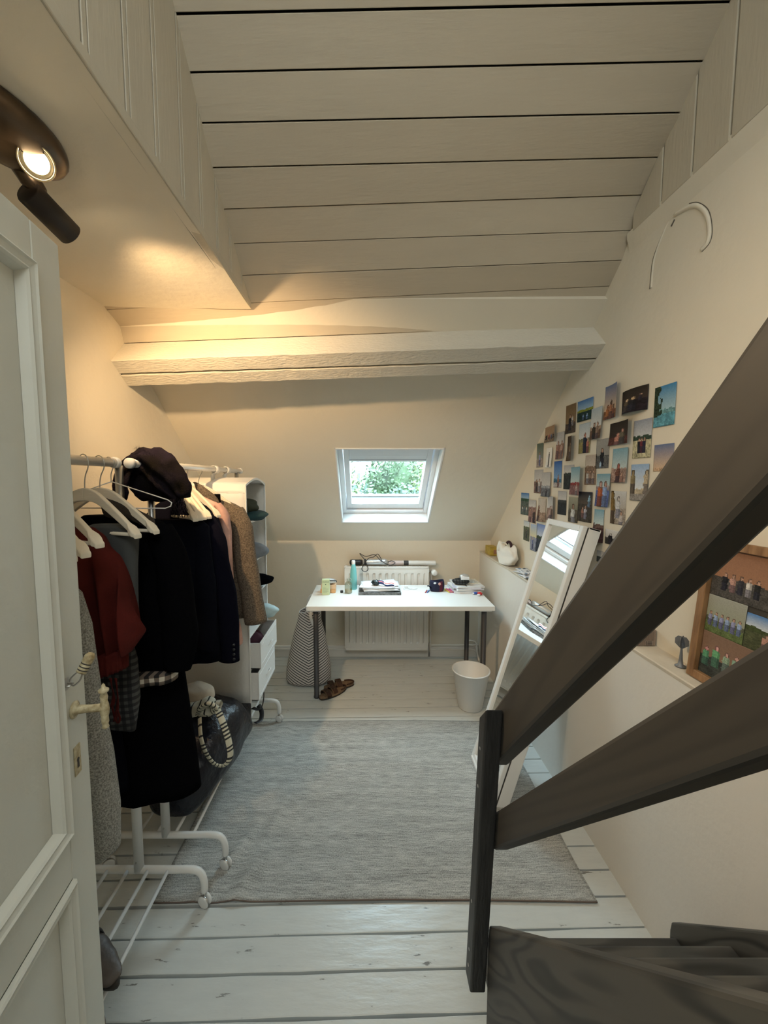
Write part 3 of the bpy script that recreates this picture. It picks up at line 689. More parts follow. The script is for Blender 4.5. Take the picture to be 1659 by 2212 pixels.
# ------------------------------------------------------------------ garments
def ring(cx, cy, z, hw, th, amp, fr, seed, seg=44, tilt=0, pw=.8):
    out = []
    for k in range(seg):
        a = 2 * math.pi * k / seg; c, s = math.cos(a), math.sin(a)
        x = hw * (abs(c) ** pw) * (1 if c >= 0 else -1); y = th * (abs(s) ** .8) * (1 if s >= 0 else -1)
        f = noise.noise(Vector((x * fr + seed, seed * 1.7 + (2 if s > 0 else 0), z * 1.2))) + .5 * noise.noise(Vector((x * fr * 2.3 + seed, 5, z * 2)))
        y += amp * f * (1 if s >= 0 else 1) + .3 * amp * math.sin(x * fr * 5 + seed + z * 3)
        out.append(Vector((cx + x, cy + y, z + tilt * x)))
    return out
def body(prof, cy, amp, fr, seed, sub=4, tilt_end=0, seg=44):
    # prof: (z, cx, hw, th)
    rings = []; n = len(prof)
    for i in range(n - 1):
        for k in range(sub):
            t = k / sub; a, b_ = prof[i], prof[i + 1]; u = (i + t) / (n - 1)
            rings.append(ring(lerp(a[1], b_[1], t), cy, lerp(a[0], b_[0], t), lerp(a[2], b_[2], t), lerp(a[3], b_[3], t), amp * u, fr, seed, seg, tilt_end * u))
    a = prof[-1]; rings.append(ring(a[1], cy, a[0], a[2], a[3], amp, fr, seed, seg, tilt_end))
    a2 = (a[0] + .02, a[1], a[2] * .93, a[3] * .6); rings.append(ring(a2[1], cy, a2[0], a2[2], a2[3], amp, fr, seed, seg, tilt_end))
    return MB().loft(rings)
def sleeve(pts, rs, seed, amp=.006, flat=.6, seg=18, n=6):
    path = smooth_path(pts, n); N = len(path); rr = []
    for i in range(N):
        t = i / (N - 1) * (len(rs) - 1); j = min(int(t), len(rs) - 2); rr.append(lerp(rs[j], rs[j + 1], t - j))
    mb = MB().tube(path, rr, seg, flat=flat)
    for i, v in enumerate(mb.v):
        q = noise.noise(Vector((v.x * 14 + seed, v.y * 14, v.z * 9)))
        mb.v[i] = v + Vector((q * amp, noise.noise(Vector((v.z * 12, seed, v.x * 12))) * amp, 0))
    return mb

# tweed coat
t = empty('tweed_coat', (-.86, 2.05, 1.6), 'brown tweed coat hanging against the white hanging shelf', 'coat')
body([(1.605, -.87, .06, .03), (1.575, -.87, .10, .05), (1.545, -.865, .17, .055), (1.515, -.86, .215, .055), (1.40, -.865, .225, .055), (1.15, -.865, .23, .06), (.95, -.865, .235, .065)], 2.05, .015, 12, 3).build('body', 'tweed', t)
sleeve([(-.690, 2.03, 1.515), (-.655, 2.02, 1.42), (-.635, 2.01, 1.28), (-.61, 2.0, 1.12), (-.585, 2.0, .93)], [.045, .06, .058, .056, .058], 4, flat=.75).build('sleeve', 'tweed', t)
sleeve([(-1.03, 2.05, 1.515), (-1.07, 2.05, 1.3), (-1.10, 2.05, .93)], [.05, .055, .05], 5).build('sleeve', 'tweed', t)
P = []
for j in range(11):
    u = j / 10; c = Vector((lerp(-.885, -.765, u), 1.995 - .03 * math.sin(math.pi * u), lerp(1.66, 1.585, u ** 1.4)))
    P.append([c + Vector((-.01, .02, -.005)), c + Vector((0, .004, .014 * math.sin(math.pi * (u + .1)))), c + Vector((.016, -.016, -.02)), c + Vector((.030, -.014, -.055 - .03 * u))])
MB().grid(P).build('collar', 'tweed', t, solid=.008, subd=1)
MB().grid([[(-.79, 1.99, 1.60), (-.745, 1.985, 1.60)], [(-.80, 1.985, 1.53), (-.74, 1.98, 1.53)], [(-.775, 1.985, 1.44), (-.755, 1.98, 1.44)]]).build('lining', 'blackcloth', t)

# pink blouse
t = empty('pink_blouse', (-.86, 1.93, 1.6), 'pale pink blouse with gathered shoulders squeezed between blazer and tweed coat', 'blouse')
body([(1.595, -.87, .06, .02), (1.56, -.865, .13, .025), (1.50, -.86, .185, .03), (1.40, -.86, .19, .03), (1.1, -.86, .20, .03), (.88, -.86, .21, .035)], 1.91, .02, 22, 8).build('body', 'pink', t)
sleeve([(-.725, 1.90, 1.555), (-.695, 1.90, 1.49), (-.685, 1.895, 1.36), (-.69, 1.89, 1.1), (-.645, 1.885, .90), (-.632, 1.885, .86)], [.022, .034, .032, .035, .04, .022], 9, .012).build('sleeve', 'pink', t)

# navy blazer and the black jacket in front of it
t = empty('navy_blazer', (-.86, 1.8, 1.6), 'midnight navy blazer with a long sleeve, next to the pink blouse', 'blazer')
body([(1.585, -.87, .06, .03), (1.55, -.865, .12, .04), (1.50, -.865, .17, .05), (1.44, -.86, .185, .055), (1.2, -.86, .20, .06), (.90, -.86, .215, .065)], 1.81, .014, 14, 12).build('body', 'navy2', t)
sl = sleeve([(-.745, 1.79, 1.50), (-.71, 1.775, 1.40), (-.675, 1.765, 1.22), (-.642, 1.755, 1.0), (-.640, 1.75, .845)], [.04, .058, .056, .052, .05], 13, .008, .7).build('sleeve', 'navy2', t)
for k in range(4): MB().lathe([(0, 0), (.007, 0), (.006, .003), (0, .003)], (-.605, 1.715, .865 + k * .022), (.3, -1, 0), 10).build('button', 'black', sl)
t = empty('black_jacket', (-.88, 1.70, 1.6), 'plain black jacket hanging under the scarf on the farther rack', 'jacket')
body([(1.50, -.88, .16, .03), (1.47, -.87, .18, .04), (1.3, -.87, .19, .045), (1.1, -.87, .20, .05), (.875, -.87, .215, .055)], 1.695, .014, 12, 15).build('body', 'navy', t)
sleeve([(-.735, 1.69, 1.475), (-.715, 1.68, 1.3), (-.70, 1.67, 1.1), (-.71, 1.665, .93)], [.035, .045, .045, .042], 16, .006, .7).build('sleeve', 'navy', t)

# scarf draped over the two rail ends
t = empty('dark_scarf', (-.86, 1.53, 1.76), 'fluffy black and purple scarf heaped over the meeting rail ends', 'scarf')
def drape(path, rs, seed, ridge=.012, fl=.75, seg=40, n=8):
    path = smooth_path(path, n); N = len(path); rr = []
    for i in range(N):
        t_ = i / (N - 1) * (len(rs) - 1); j = min(int(t_), len(rs) - 2); rr.append(lerp(rs[j], rs[j + 1], t_ - j))
    mb = MB().tube(path, rr, seg, flat=fl)
    for i in range(N):
        for k in range(seg):
            v = mb.v[i * seg + k]; c = path[i]; d_ = (v - c); a = 2 * math.pi * k / seg
            f = .003 * noise.noise(v * 70) + ridge * (math.sin(a * 5 + seed + i * .06) + .7 * noise.noise(Vector((math.cos(a) * 3, math.sin(a) * 3, i * .12 + seed)))) + .010 * noise.noise(v * 28)
            mb.v[i * seg + k] = v + d_.normalized() * f
    return mb
drape([(-.905, 1.53, 1.715), (-.87, 1.525, 1.742), (-.815, 1.515, 1.738), (-.765, 1.50, 1.70), (-.725, 1.485, 1.655), (-.695, 1.475, 1.605)], [.03, .048, .062, .066, .055, .030], 2).build('front_fold', 'scarf', t)
mb = MB(); mb.blob((-.835, 1.545, 1.665), (.105, .045, .075), .35, 4, 30, 4); mb.build('inner_fold', 'scarf', t, subd=1)
drape([(-.93, 1.52, 1.66), (-.90, 1.515, 1.715), (-.84, 1.53, 1.745), (-.79, 1.545, 1.72), (-.76, 1.55, 1.66)], [.03, .04, .045, .045, .035], 5).build('folded_bundle', 'scarf', t)
drape([(-.905, 1.49, 1.715), (-.925, 1.475, 1.66), (-.925, 1.47, 1.60), (-.92, 1.465, 1.54)], [.026, .030, .028, .022], 8, .006).build('hanging_end', 'scarf', t)
rg = random.Random(5); mb = MB()
for k in range(900):
    u = rg.uniform(.22, 1); a = rg.uniform(-.2, 2.2); c = Vector((lerp(-.91, -.70, u), 1.50 - .02 * u, 1.742 - .13 * u ** 2.2)); rr_ = .058 * (math.sin(math.pi * (.15 + .7 * u)) ** .6)
    p = c + Vector((.35 * math.cos(a) * rr_, -math.cos(a - .8) * rr_ * .9, math.sin(a) * rr_)); d_ = (p - c).normalized(); q = Vector((rg.gauss(0, 1), rg.gauss(0, 1), rg.gauss(0, 1))) * .006
    mb.add([p - d_ * .004, p + q * .3, p + d_ * rg.uniform(.006, .014) + q], [(0, 1, 2)])
mb.build('fluff', 'scarf', t, kind='stuff')
mb = MB()
for k in range(46):
    p = Vector((-.695 + rg.uniform(-.03, .02), 1.45 + rg.uniform(-.02, .01), 1.585 + rg.uniform(-.015, .02))); q = [p]
    for j in range(4): q.append(q[-1] + Vector((rg.uniform(-.006, .006), rg.uniform(-.004, .004), -.011)))
    mb.tube(q, .0011, 4)
mb.build('fringe', 'scarf', t, kind='stuff')

# black fleece jacket with plush collar and gingham hem
t = empty('black_fleece_jacket', (-.86, 1.34, 1.6), 'black jacket with dark plush collar and black and white gingham hem', 'jacket')
body([(1.55, -.87, .10, .04), (1.525, -.86, .15, .055), (1.49, -.86, .185, .06), (1.40, -.86, .20, .065), (1.2, -.855, .215, .07), (1.05, -.855, .22, .07), (1.0, -.865, .205, .062)], 1.345, .014, 10, 31).build('body', 'blackcloth', t)
sleeve([(-.71, 1.325, 1.505), (-.675, 1.315, 1.42), (-.655, 1.31, 1.3), (-.64, 1.305, 1.15), (-.655, 1.30, 1.03)], [.045, .056, .057, .060, .045], 32, .008, .8).build('sleeve', 'blackcloth', t)
body([(1.02, -.84, .178, .068), (.985, -.84, .178, .07)], 1.315, .012, 16, 33, sub=3).build('hem', 'gingham', t)
P = []
for j in range(15):
    u = j / 14; x = lerp(-.87, -.70, u); top = 1.615 - .055 * u * u - .02 * u
    P.append([(x + .0, 1.275 + .03 * abs(u - .5), top), (x + .004, 1.262 + .03 * abs(u - .5), top - .012), (x + .010, 1.262, top - .035 - .0 * u), (x + .016, 1.270, min(top - .05, 1.55 - .012 * u))])
mb = MB().grid(P)
for i, v in enumerate(mb.v): mb.v[i] = v + Vector((0, .004 * noise.noise(v * 60), .004 * noise.noise(v * 45)))
mb.build('collar', 'plush', t, solid=.012, subd=1)

# long black skirt and dark plaid shirt
t = empty('long_black_skirt', (-.86, 1.40, 1.2), 'long plain black garment reaching almost to the rack base', 'skirt')
body([(1.06, -.86, .17, .04), (.95, -.86, .185, .045), (.8, -.855, .195, .05), (.65, -.85, .205, .055), (.49, -.845, .21, .06)], 1.395, .014, 9, 41, tilt_end=.10).build('body', 'blackcloth', t)
body([(.90, -.97, .08, .02), (.7, -.97, .10, .025), (.565, -.965, .11, .03)], 1.33, .006, 9, 44).build('back_layer', 'navy', t)
t = empty('dark_plaid_shirt', (-.9, 1.19, 1.3), 'dark plaid shirt hanging down below the red jacket', 'shirt')
body([(1.25, -.87, .09, .025), (1.1, -.86, .115, .03), (.98, -.845, .10, .03), (.875, -.835, .075, .02)], 1.225, .010, 16, 46, tilt_end=-.25).build('body', 'plaid', t)
# red velvet jacket
t = empty('red_velvet_jacket', (-.88, 1.12, 1.5), 'rust red velvet jacket with gathered elastic hem and drawstring', 'jacket')
mb = body([(1.535, -.86, .06, .03), (1.50, -.86, .09, .05), (1.44, -.855, .12, .06), (1.36, -.85, .135, .065), (1.27, -.845, .155, .07), (1.20, -.84, .165, .07), (1.15, -.845, .15, .06)], 1.13, .055, 26, 51, sub=6, seg=110, tilt_end=.10)
mb.build('body', 'red', t, subd=1)
rings = []
for i in range(8):
    z = 1.155 - .0085 * i; rr = []
    for k in range(120):
        a = 2 * math.pi * k / 120; c, s = math.cos(a), math.sin(a)
        g = .0035 * math.sin(k * math.pi / 1.5) + .003 * noise.noise(Vector((k * .5, i * .3, 0)))
        rr.append(Vector((-.855 + (.142 + g) * (abs(c) ** .8) * (1 if c > 0 else -1), 1.12 + (.058 + g) * s, z + .16 * .142 * c)))
    rings.append(rr)
MB().loft(rings).build('elastic_hem', 'red', t)
for dx, dl in ((0, .085), (.014, .13)):
    P = []
    for i in range(14):
        u = i / 13; x = -.737 + dx + .010 * math.sin(u * 3.2 + dx * 60) * u; z = 1.105 - dl * u
        P.append([(x - .0045, 1.085 + .004 * math.sin(u * 5), z), (x + .0045, 1.083 - .004 * math.sin(u * 5), z)])
    MB().grid(P).build('drawstring', 'red', t, solid=.002)
MB().tube(smooth_path([(-.737 + .0, 1.084, 1.02), (-.730, 1.083, .985), (-.722, 1.083, .972), (-.716, 1.083, .985), (-.722, 1.083, 1.01)], 5), .0035, 6, flat=.4).build('drawstring', 'red', t)
# grey jersey over a hanger bar
t = empty('grey_jersey', (-.8, 1.20, 1.5), 'dark grey jersey folded over the trouser bar of the empty hanger', 'sweater')
mb = body([(1.535, -.80, .05, .014), (1.525, -.80, .075, .025), (1.49, -.80, .085, .034), (1.40, -.80, .08, .036), (1.28, -.795, .075, .034), (1.18, -.79, .07, .03)], 1.215, .022, 26, 61, sub=6, seg=60)
mb.build('folded_cloth', 'grey_jersey', t, subd=1)
# long grey knitted robe behind the door edge
t = empty('grey_knit_cardigan', (-.80, .98, 1.4), 'long light grey knitted cardigan hanging just behind the door edge', 'cardigan')
body([(1.43, -.83, .05, .02), (1.38, -.82, .085, .035), (1.30, -.81, .095, .04), (1.1, -.80, .10, .042), (.95, -.785, .105, .044), (.80, -.775, .105, .045), (.68, -.775, .10, .04), (.64, -.79, .07, .03)], .985, .018, 14, 71, sub=5).build('body', 'knit', t)

# ------------------------------------------------------------------ hanging fabric shelf (opening faces the room)
OX0, OX1, OY0, OY1 = -1.08, -.67, 2.155, 2.55
hs_ = empty('hanging_shelf', (-.88, 2.35, 1.7), 'white fabric hanging shelf with pulled-out drawers on the farther rack', 'hanging shelf')
N = 10
def archz(u): return 1.648 + .035 * math.sin(math.pi * u)
P = [[(x, lerp(OY0, OY1, j / N), archz(j / N)) for x in (OX0, OX1)] for j in range(N + 1)]
MB().grid(P).build('top_cover', 'nonwoven', hs_, solid=.004)
def panel(y, nm):
    P = [[(lerp(OX0, OX1, i / 8), y + .004 * noise.noise(Vector((i, z_ * 5, y))), z_) for i in range(9)] for z_ in [.40 + 1.248 * k / 14 for k in range(15)]]
    MB().grid(P).build(nm, 'nonwoven', hs_, solid=.005)
panel(OY0, 'side_panel'); panel(OY1, 'side_panel')
MB().grid([[(OX0, OY0, .4), (OX0, OY1, .4)], [(OX0, OY0, 1.65), (OX0, OY1, 1.65)]]).build('back_panel', 'nonwoven', hs_, solid=.004)
P = [[(OX1 + .002, lerp(OY0, OY1, j / N), archz(j / N)), (OX1 + .002, lerp(OY0, OY1, j / N), archz(j / N) - .012)] for j in range(N + 1)]
MB().grid(P, smooth=False).build('piping', 'nonwoven', hs_, solid=.004)
for y in (OY0, OY1): MB().box((OX1 - .004, y - .006, .40), (OX1 + .004, y + .006, 1.648)).build('piping', 'nonwoven', hs_, bevel=.002)
MB().box((OX0 + .02, OY0 - .004, 1.60), (OX1, OY0 - .001, 1.612)).build('piping', 'nonwoven', hs_)
for k, z in enumerate((1.43, 1.19, .985, .775, .58)):
    MB().box((OX0 + .01, OY0 + .003, z - .006), (OX1 - .002, OY1 - .003, z + .004)).build('shelf', 'nonwoven', hs_, bevel=.002)
for y in (2.24, 2.42):
    ang_ = [k * math.pi / 9 for k in range(-5, 15)]
    P = [[(-.865 + .0195 * math.cos(a), yy_, 1.7305 + .0195 * math.sin(a)) for a in ang_] + [(-.868 + dx_, yy_, z_) for dx_, z_ in ((-.012, 1.70), (-.012, 1.67))] for yy_ in (y - .03, y + .03)]
    MB().grid(P).build('hook_loop', 'nonwoven', hs_, solid=.003)
def drawer(z0, z1, px):
    d_ = empty('fabric_drawer', (px, 2.35, z0), 'x', 'drawer', 'pulled-out fabric drawers')
    y0, y1 = OY0 + .012, OY1 - .004; x0 = px - .36
    mb = MB(); mb.box((x0, y0, z0), (px, y0 + .006, z1)); mb.box((x0, y1 - .006, z0), (px, y1, z1)); mb.box((x0, y0, z0), (px, y1, z0 + .006)); mb.box((x0, y0, z0), (x0 + .006, y1, z1))
    mb.build('box', 'nonwoven', d_, bevel=.001)
    MB().box((px, y0 - .002, z0), (px + .006, y1 + .002, z1 + .006)).build('front', 'nonwoven', d_, bevel=.002)
    f = MB()
    for a, b_ in (((px + .006, y0 + .02, z0 + .018), (px + .0085, y1 - .02, z0 + .022)), ((px + .006, y0 + .02, z1 - .022), (px + .0085, y1 - .02, z1 - .018))): f.box(a, b_)
    f.build('seam', 'white', d_)
    ym = (y0 + y1) / 2; zm = (z0 + z1) / 2
    MB().tube(smooth_path([(px + .006, ym - .03, zm - .005), (px + .02, ym - .02, zm + .01), (px + .024, ym, zm + .014), (px + .02, ym + .02, zm + .01), (px + .006, ym + .03, zm - .005)], 4), .005, 8, flat=.5).build('pull_tab', 'white', d_)
    return d_
# replace default labels
o = drawer(.595, .745, -.615); o['label'] = 'upper white fabric drawer pulled out of the hanging shelf'
o = drawer(.405, .570, -.630); o['label'] = 'lowest white fabric drawer, just under the other pulled-out one'

def folded(nm, c, r, m, label, cat, seed, n=1, g=None):
    mb = MB(); mb.blob(c, r, .25, 2.2, 22, seed, flat=.72); return mb.build(nm, m, subd=1, label=label, cat=cat, group=g)
folded('folded_sweater', (-.78, 2.33, 1.515), (.135, .10, .05), 'olive', 'dark olive folded sweater on top of the pile in the shelf', 'sweater', 1)
folded('folded_sweater', (-.755, 2.36, 1.457), (.15, .12, .042), 'teal', 'dark teal folded sweater on the top shelf', 'sweater', 2)
folded('folded_trousers', (-.72, 2.42, 1.232), (.10, .09, .052), 'denim', 'grey-blue denim trousers hanging out of the second shelf', 'trousers', 3)
folded('folded_shirt', (-.705, 2.47, 1.035), (.10, .065, .04), 'blackcloth', 'black shirt peeking out of the shelf beside the tweed coat', 'shirt', 4)
folded('light_blue_cloth', (-.665, 2.49, .825), (.085, .06, .045), 'lightblue', 'light blue cloth sticking out past the tweed coat hem', 'cloth', 5)
folded('burgundy_sweater', (-.735, 2.36, .665), (.10, .105, .085), 'burgundy', 'burgundy sweater lying in the upper fabric drawer', 'sweater', 6)

# ------------------------------------------------------------------ navy bag on the rack base, striped tote, cushion
ZB = .168
bg_ = empty('navy_holdall', (-.86, 2.0, ZB), 'large shiny navy blue bag lying on the farther rack base', 'bag')
rings = []
for i in range(22):
    t_ = i / 21; y = lerp(1.62, 2.40, t_); e = math.sin(math.pi * min(1, max(0, t_ * .92 + .04))) ** .45
    hw_ = .20 * e; top = (.34 + .04 * math.sin(t_ * 5)) * e; top = lerp(top, min(top, .218), max(0, min(1, (t_ - .58) / .1))); rr = []
    for k in range(30):
        a = 2 * math.pi * k / 30; c, s = math.cos(a), math.sin(a)
        x = hw_ * (abs(c) ** .7) * (1 if c > 0 else -1); z = (.5 + .5 * (abs(s) ** .8) * (1 if s > 0 else -1)) * top
        f = 1 + .10 * noise.noise(Vector((c * 2, s * 2 + 4, t_ * 7)))
        rr.append(Vector((-.87 + x * f * (1 + .12 * (1 - z / .4)), y, ZB + z * f)))
    rings.append(rr)
mb = MB().loft(rings)
for i, v in enumerate(mb.v): 
    if v.z < ZB + .003: mb.v[i].z = ZB + .003
mb.build('bag_body', 'navybag', bg_, subd=1)
for s in (0, .0):
    pass
MB().tube(smooth_path([(-.69, 2.30, .46), (-.655, 2.32, .44), (-.635, 2.30, .36), (-.645, 2.26, .30), (-.68, 2.22, .33)], 6), .016, 8, flat=.2).build('handle', 'black', bg_)
MB().tube(smooth_path([(-.66, 2.20, .25), (-.640, 2.24, .245), (-.645, 2.28, .27), (-.67, 2.30, .30)], 6), .014, 8, flat=.2).build('strap', 'black', bg_)
# striped tote: cloth with black woven stripes, gathered top and a hanging handle loop
def striped_tube(path, r, nm, par, per=.022, seg=14, flat=.35, dark=(.03, .03, .028), light=(.60, .57, .44), fill=.35):
    mb = MB(); n = len(path); mb.tube(path, r, seg, flat=flat, cap=False); L_ = 0; cols = []
    for i in range(n - 1):
        L_ += (path[i + 1] - path[i]).length; c = dark if (L_ / per) % 1 < fill else light
        cols += [c] * seg
    mb.c = cols; return mb.build(nm, 'cprint', par, color=True)
tt = empty('striped_tote', (-.80, 1.85, .55), 'cream tote bag with black stripes knotted on top of the navy bag', 'bag')
cl = Vector((-.79, 1.80, .565))
mb = MB(); n_ = 40; seg = 36; rings = []; cols = []
for i in range(n_):
    t_ = i / (n_ - 1); rr = []
    x = lerp(-.97, -.70, t_); rad = .055 + .018 * math.sin(t_ * 9) 
    rad *= math.sin(math.pi * min(.97, t_ + .08)) ** .4
    for k in range(seg):
        a = 2 * math.pi * k / seg; f = 1 + .35 * noise.noise(Vector((t_ * 6, math.cos(a) * 1.8, math.sin(a) * 1.8)))
        rr.append(Vector((x, 1.79 + math.cos(a) * rad * f, .555 + .05 * t_ + math.sin(a) * rad * f * .8)))
    rings.append(rr)
mb.loft(rings, cap=False)
mb.c = [((.03, .03, .028) if (i % 5 == 0) else (.58, .55, .44)) for i in range(n_ - 1) for k in range(seg)]
mb.build('cloth', 'cprint', tt, color=True)
P = smooth_path([(-.74, 1.76, .63), (-.70, 1.74, .615), (-.665, 1.72, .56), (-.635, 1.70, .49), (-.625, 1.69, .42), (-.65, 1.68, .385), (-.69, 1.67, .40), (-.725, 1.67, .45), (-.755, 1.69, .51), (-.78, 1.74, .57)], 10)
striped_tube(P, .017, 'handle', tt, per=.017)
P = smooth_path([(-.79, 1.76, .58), (-.76, 1.73, .63), (-.725, 1.72, .655), (-.70, 1.73, .63), (-.73, 1.75, .60)], 9)
striped_tube(P, .019, 'knot', tt, per=.017, flat=.5)
mb = MB(); mb.blob((-.865, 1.88, .605), (.10, .075, .055), .18, 2, 22, 9); mb.build('beige_cushion', 'beige', subd=1, label='small beige cushion lying beside the striped tote', cat='cushion')

# shoes on the nearer rack shelf
def shoe(loc, rz, label, z0=.165):
    s = empty('pleated_shoe', loc, label, 'shoe', 'shoes on the nearer rack base')
    rings = []
    for i in range(16):
        t_ = i / 15; x = -.13 + .26 * t_; wdt = .042 * (math.sin(math.pi * (.12 + .82 * t_)) ** .5) * (1 + .15 * t_); hgt = lerp(.085, .045, min(1, t_ * 1.3)) * (math.sin(math.pi * min(1, .3 + .68 * t_)) ** .5)
        rings.append([Vector((x, wdt * math.cos(a) * (1 + .05 * math.sin(i * 2.4)), .012 + max(0, hgt * (.5 + .5 * math.sin(a)) * (1 + .06 * math.sin(i * 2.4 + a * 3))))) for a in [2 * math.pi * k / 20 for k in range(20)]])
    q = Matrix.Rotation(R(rz), 4, 'Z'); T = Vector(loc)
    mb = MB().loft(rings); mb.v = [T + q @ v for v in mb.v]; mb.build('upper', 'shoe', s, subd=1)
    mb = MB().loft([[Vector((x, y * .046 * (1 - .25 * abs(x) / .13), z)) for x, y in [(math.cos(a) * .138, math.sin(a)) for a in [2 * math.pi * k / 24 for k in range(24)]]] for z in (0, .014)]); mb.v = [T + q @ v for v in mb.v]; mb.build('sole', 'sole', s)
    mb = MB().tube(smooth_path([(-.01, -.045, .03), (-.01, -.03, .075), (-.01, .0, .088), (-.01, .03, .075), (-.01, .045, .03)], 5), .008, 8, flat=.4); mb.v = [T + q @ v for v in mb.v]; mb.build('strap', 'black', s)
shoe((-.865, 1.115, .166), -28, 'grey brown pleated shoe with dark strap, the farther one on the rack base')
shoe((-.835, .995, .166), -28, 'grey brown pleated shoe nearest the door bottom')

# ------------------------------------------------------------------ rug
rx0, rx1, ry0, ry1 = -.85, .905, 1.43, 2.60
NX, NY = 110, 74; P = []
for j in range(NY + 1):
    row = []
    for i in range(NX + 1):
        x = lerp(rx0, rx1, i / NX); y = lerp(ry0, ry1, j / NY)
        z = .006
        # creases running across and rucks round the wheels
        for yc, am, x0 in ((2.18, .010, -.75), (1.98, .006, -.9), (2.42, .005, -.9)):
            z += am * math.exp(-((y - yc - .02 * math.sin(x * 2)) / .018) ** 2) * max(0, 1 - (x - x0) / 1.5)
        for xc, yc, am, sx, sy in ((-.50, 1.52, .020, .035, .11), (-.575, 1.66, .018, .03, .12), (-.47, 1.75, .010, .03, .2), (-.66, 1.50, .012, .03, .07), (-.56, 2.5, .02, .06, .05)):
            z += am * math.exp(-((x - xc - .3 * (y - yc)) / sx) ** 2 - ((y - yc) / sy) ** 2)
        z += .0015 * noise.noise(Vector((x * 5, y * 9, 0)))
        for wx, wy in ((-.628, 1.418), (-.628, 1.568), (-.628, 2.60)):
            dd_ = (x - wx) ** 2 + (y - wy) ** 2; z = lerp(z, .0035, math.exp(-dd_ / .0016))
        for px_, py_ in ((.70, 1.9), (.66, 2.2)):
            pass
        z = max(z, .003)
        row.append((x + .006 * noise.noise(Vector((y * 4, i * .0, 2))), y + (.006 * math.sin(x * 3 + 1) if j in (0, NY) else .006 * math.sin(x * 3 + 1)), z))
    P.append(row)
rug = empty('woven_rug', (0, 2, 0), 'flat grey and white woven rug in the middle of the painted floor', 'rug')
MB().grid(P).build('weave', 'rug', rug, solid=.004)
MB().tube([P[0][i] for i in range(0, NX + 1, 2)], .0028, 6).build('hem', mat('rug_edge', (.16, .12, .10), .9), rug)
MB().tube([P[j][NX] for j in range(0, NY + 1, 2)], .003, 6).build('hem', 'rug', rug)

# ------------------------------------------------------------------ desk
dk = empty('desk', (.24, 3.15, 0), 'white desk with four round black legs in front of the radiator', 'desk')
MB().box((-.46, 2.852, .701), (.943, 3.452, .735)).build('tabletop', 'white', dk, bevel=.0015)
for x in (-.395, .878):
    for y in (2.905, 3.40):
        lg_ = MB().lathe([(0, 0), (.020, 0), (.022, .004), (.022, .012), (.0195, .014), (.0195, .695), (0, .695)], (x, y, .002), seg=20).build('leg', 'desk_leg', dk)
        MB().box((x - .045, y - .045, .694), (x + .045, y + .045, .701)).build('mounting_plate', 'white_metal', lg_)
ZD = .7352
# ------------------------------------------------------------------ radiator
rd = empty('radiator', (.167, 3.55, .1), 'white panel radiator on the back wall behind the desk', 'radiator')
x0, x1, z0, z1, yf = -.208, .545, .115, .885, 3.505
P = []; nb = 26
pr = []
for k in range(nb + 1):
    xx = lerp(x0, x1, k / nb)
    pr.append(xx)
mb = MB()
rows = [z0, z0 + .03, z0 + .055, z0 + .07, z1 - .07, z1 - .055, z1 - .02, z1]
P = []
for z in rows:
    row = []
    for k in range(nb * 4 + 1):
        xx = lerp(x0, x1, k / (nb * 4)); ins = z0 + .06 < z < z1 - .06 and .03 < (xx - x0) < x1 - x0 - .03
        g = .011 * (1 if (k % 8) in (3, 4, 5) else 0) if ins else 0
        row.append((xx, yf + g, z))
    P.append(row)
mb.grid(P, smooth=False); mb.build('front_panel', 'rad', rd)
fr_ = MB(); fr_.box((x0 - .004, yf - .004, z1 - .012), (x1 + .004, yf + .008, z1 + .006)); fr_.box((x0 - .004, yf - .004, z0 - .006), (x1 + .004, yf + .008, z0 + .012)); fr_.box((x0 - .006, yf - .004, z0), (x0 + .006, yf + .09, z1)); fr_.box((x1 - .006, yf - .004, z0), (x1 + .006, yf + .09, z1)); fr_.box((x0, yf + .075, z0), (x1, yf + .085, z1))
fr_.build('casing', 'rad', rd, bevel=.002)
mb = MB()
for k in range(70): xx = lerp(x0 + .01, x1 - .01, k / 69); mb.box((xx - .0018, yf + .006, z1 - .02), (xx + .0018, yf + .075, z1 + .002))
mb.build('grille', 'rad', rd)
MB().tube([(x1 + .01, yf + .05, z1 - .05), (x1 + .035, yf + .05, z1 - .05)], .010, 10).build('valve', 'steel', rd)
kb = MB().lathe([(0, 0), (.022, 0), (.026, .006), (.026, .045), (.022, .052), (0, .052)], (x1 + .055, yf + .03, z1 - .05), (0, -1, 0), 18).build('thermostat_knob', 'white', rd)
MB().tube(smooth_path([(x1 + .035, yf + .05, z1 - .05), (x1 + .04, yf + .06, z1 - .12), (x1 + .04, yf + .07, .4), (x1 + .04, yf + .07, .14), (x1 + .07, yf + .08, .125), (1.035, yf + .08, .125)], 6), .0075, 10).build('pipe', 'rad', rd)
MB().tube([(x1 + .0, yf + .06, .15), (x1 + .03, yf + .06, .15), (x1 + .03, yf + .075, .02)], .008, 10).build('pipe', 'steel', rd)
for k in range(3): MB().tube(smooth_path([(.93, 3.60, .16 - k * .04), (.985, 3.595, .16 - k * .04), (1.015, 3.59, .14 - k * .04), (1.02, 3.55, .05), (1.02, 3.5, .012)], 5), .007, 8).build('pipe', 'rad', rd)

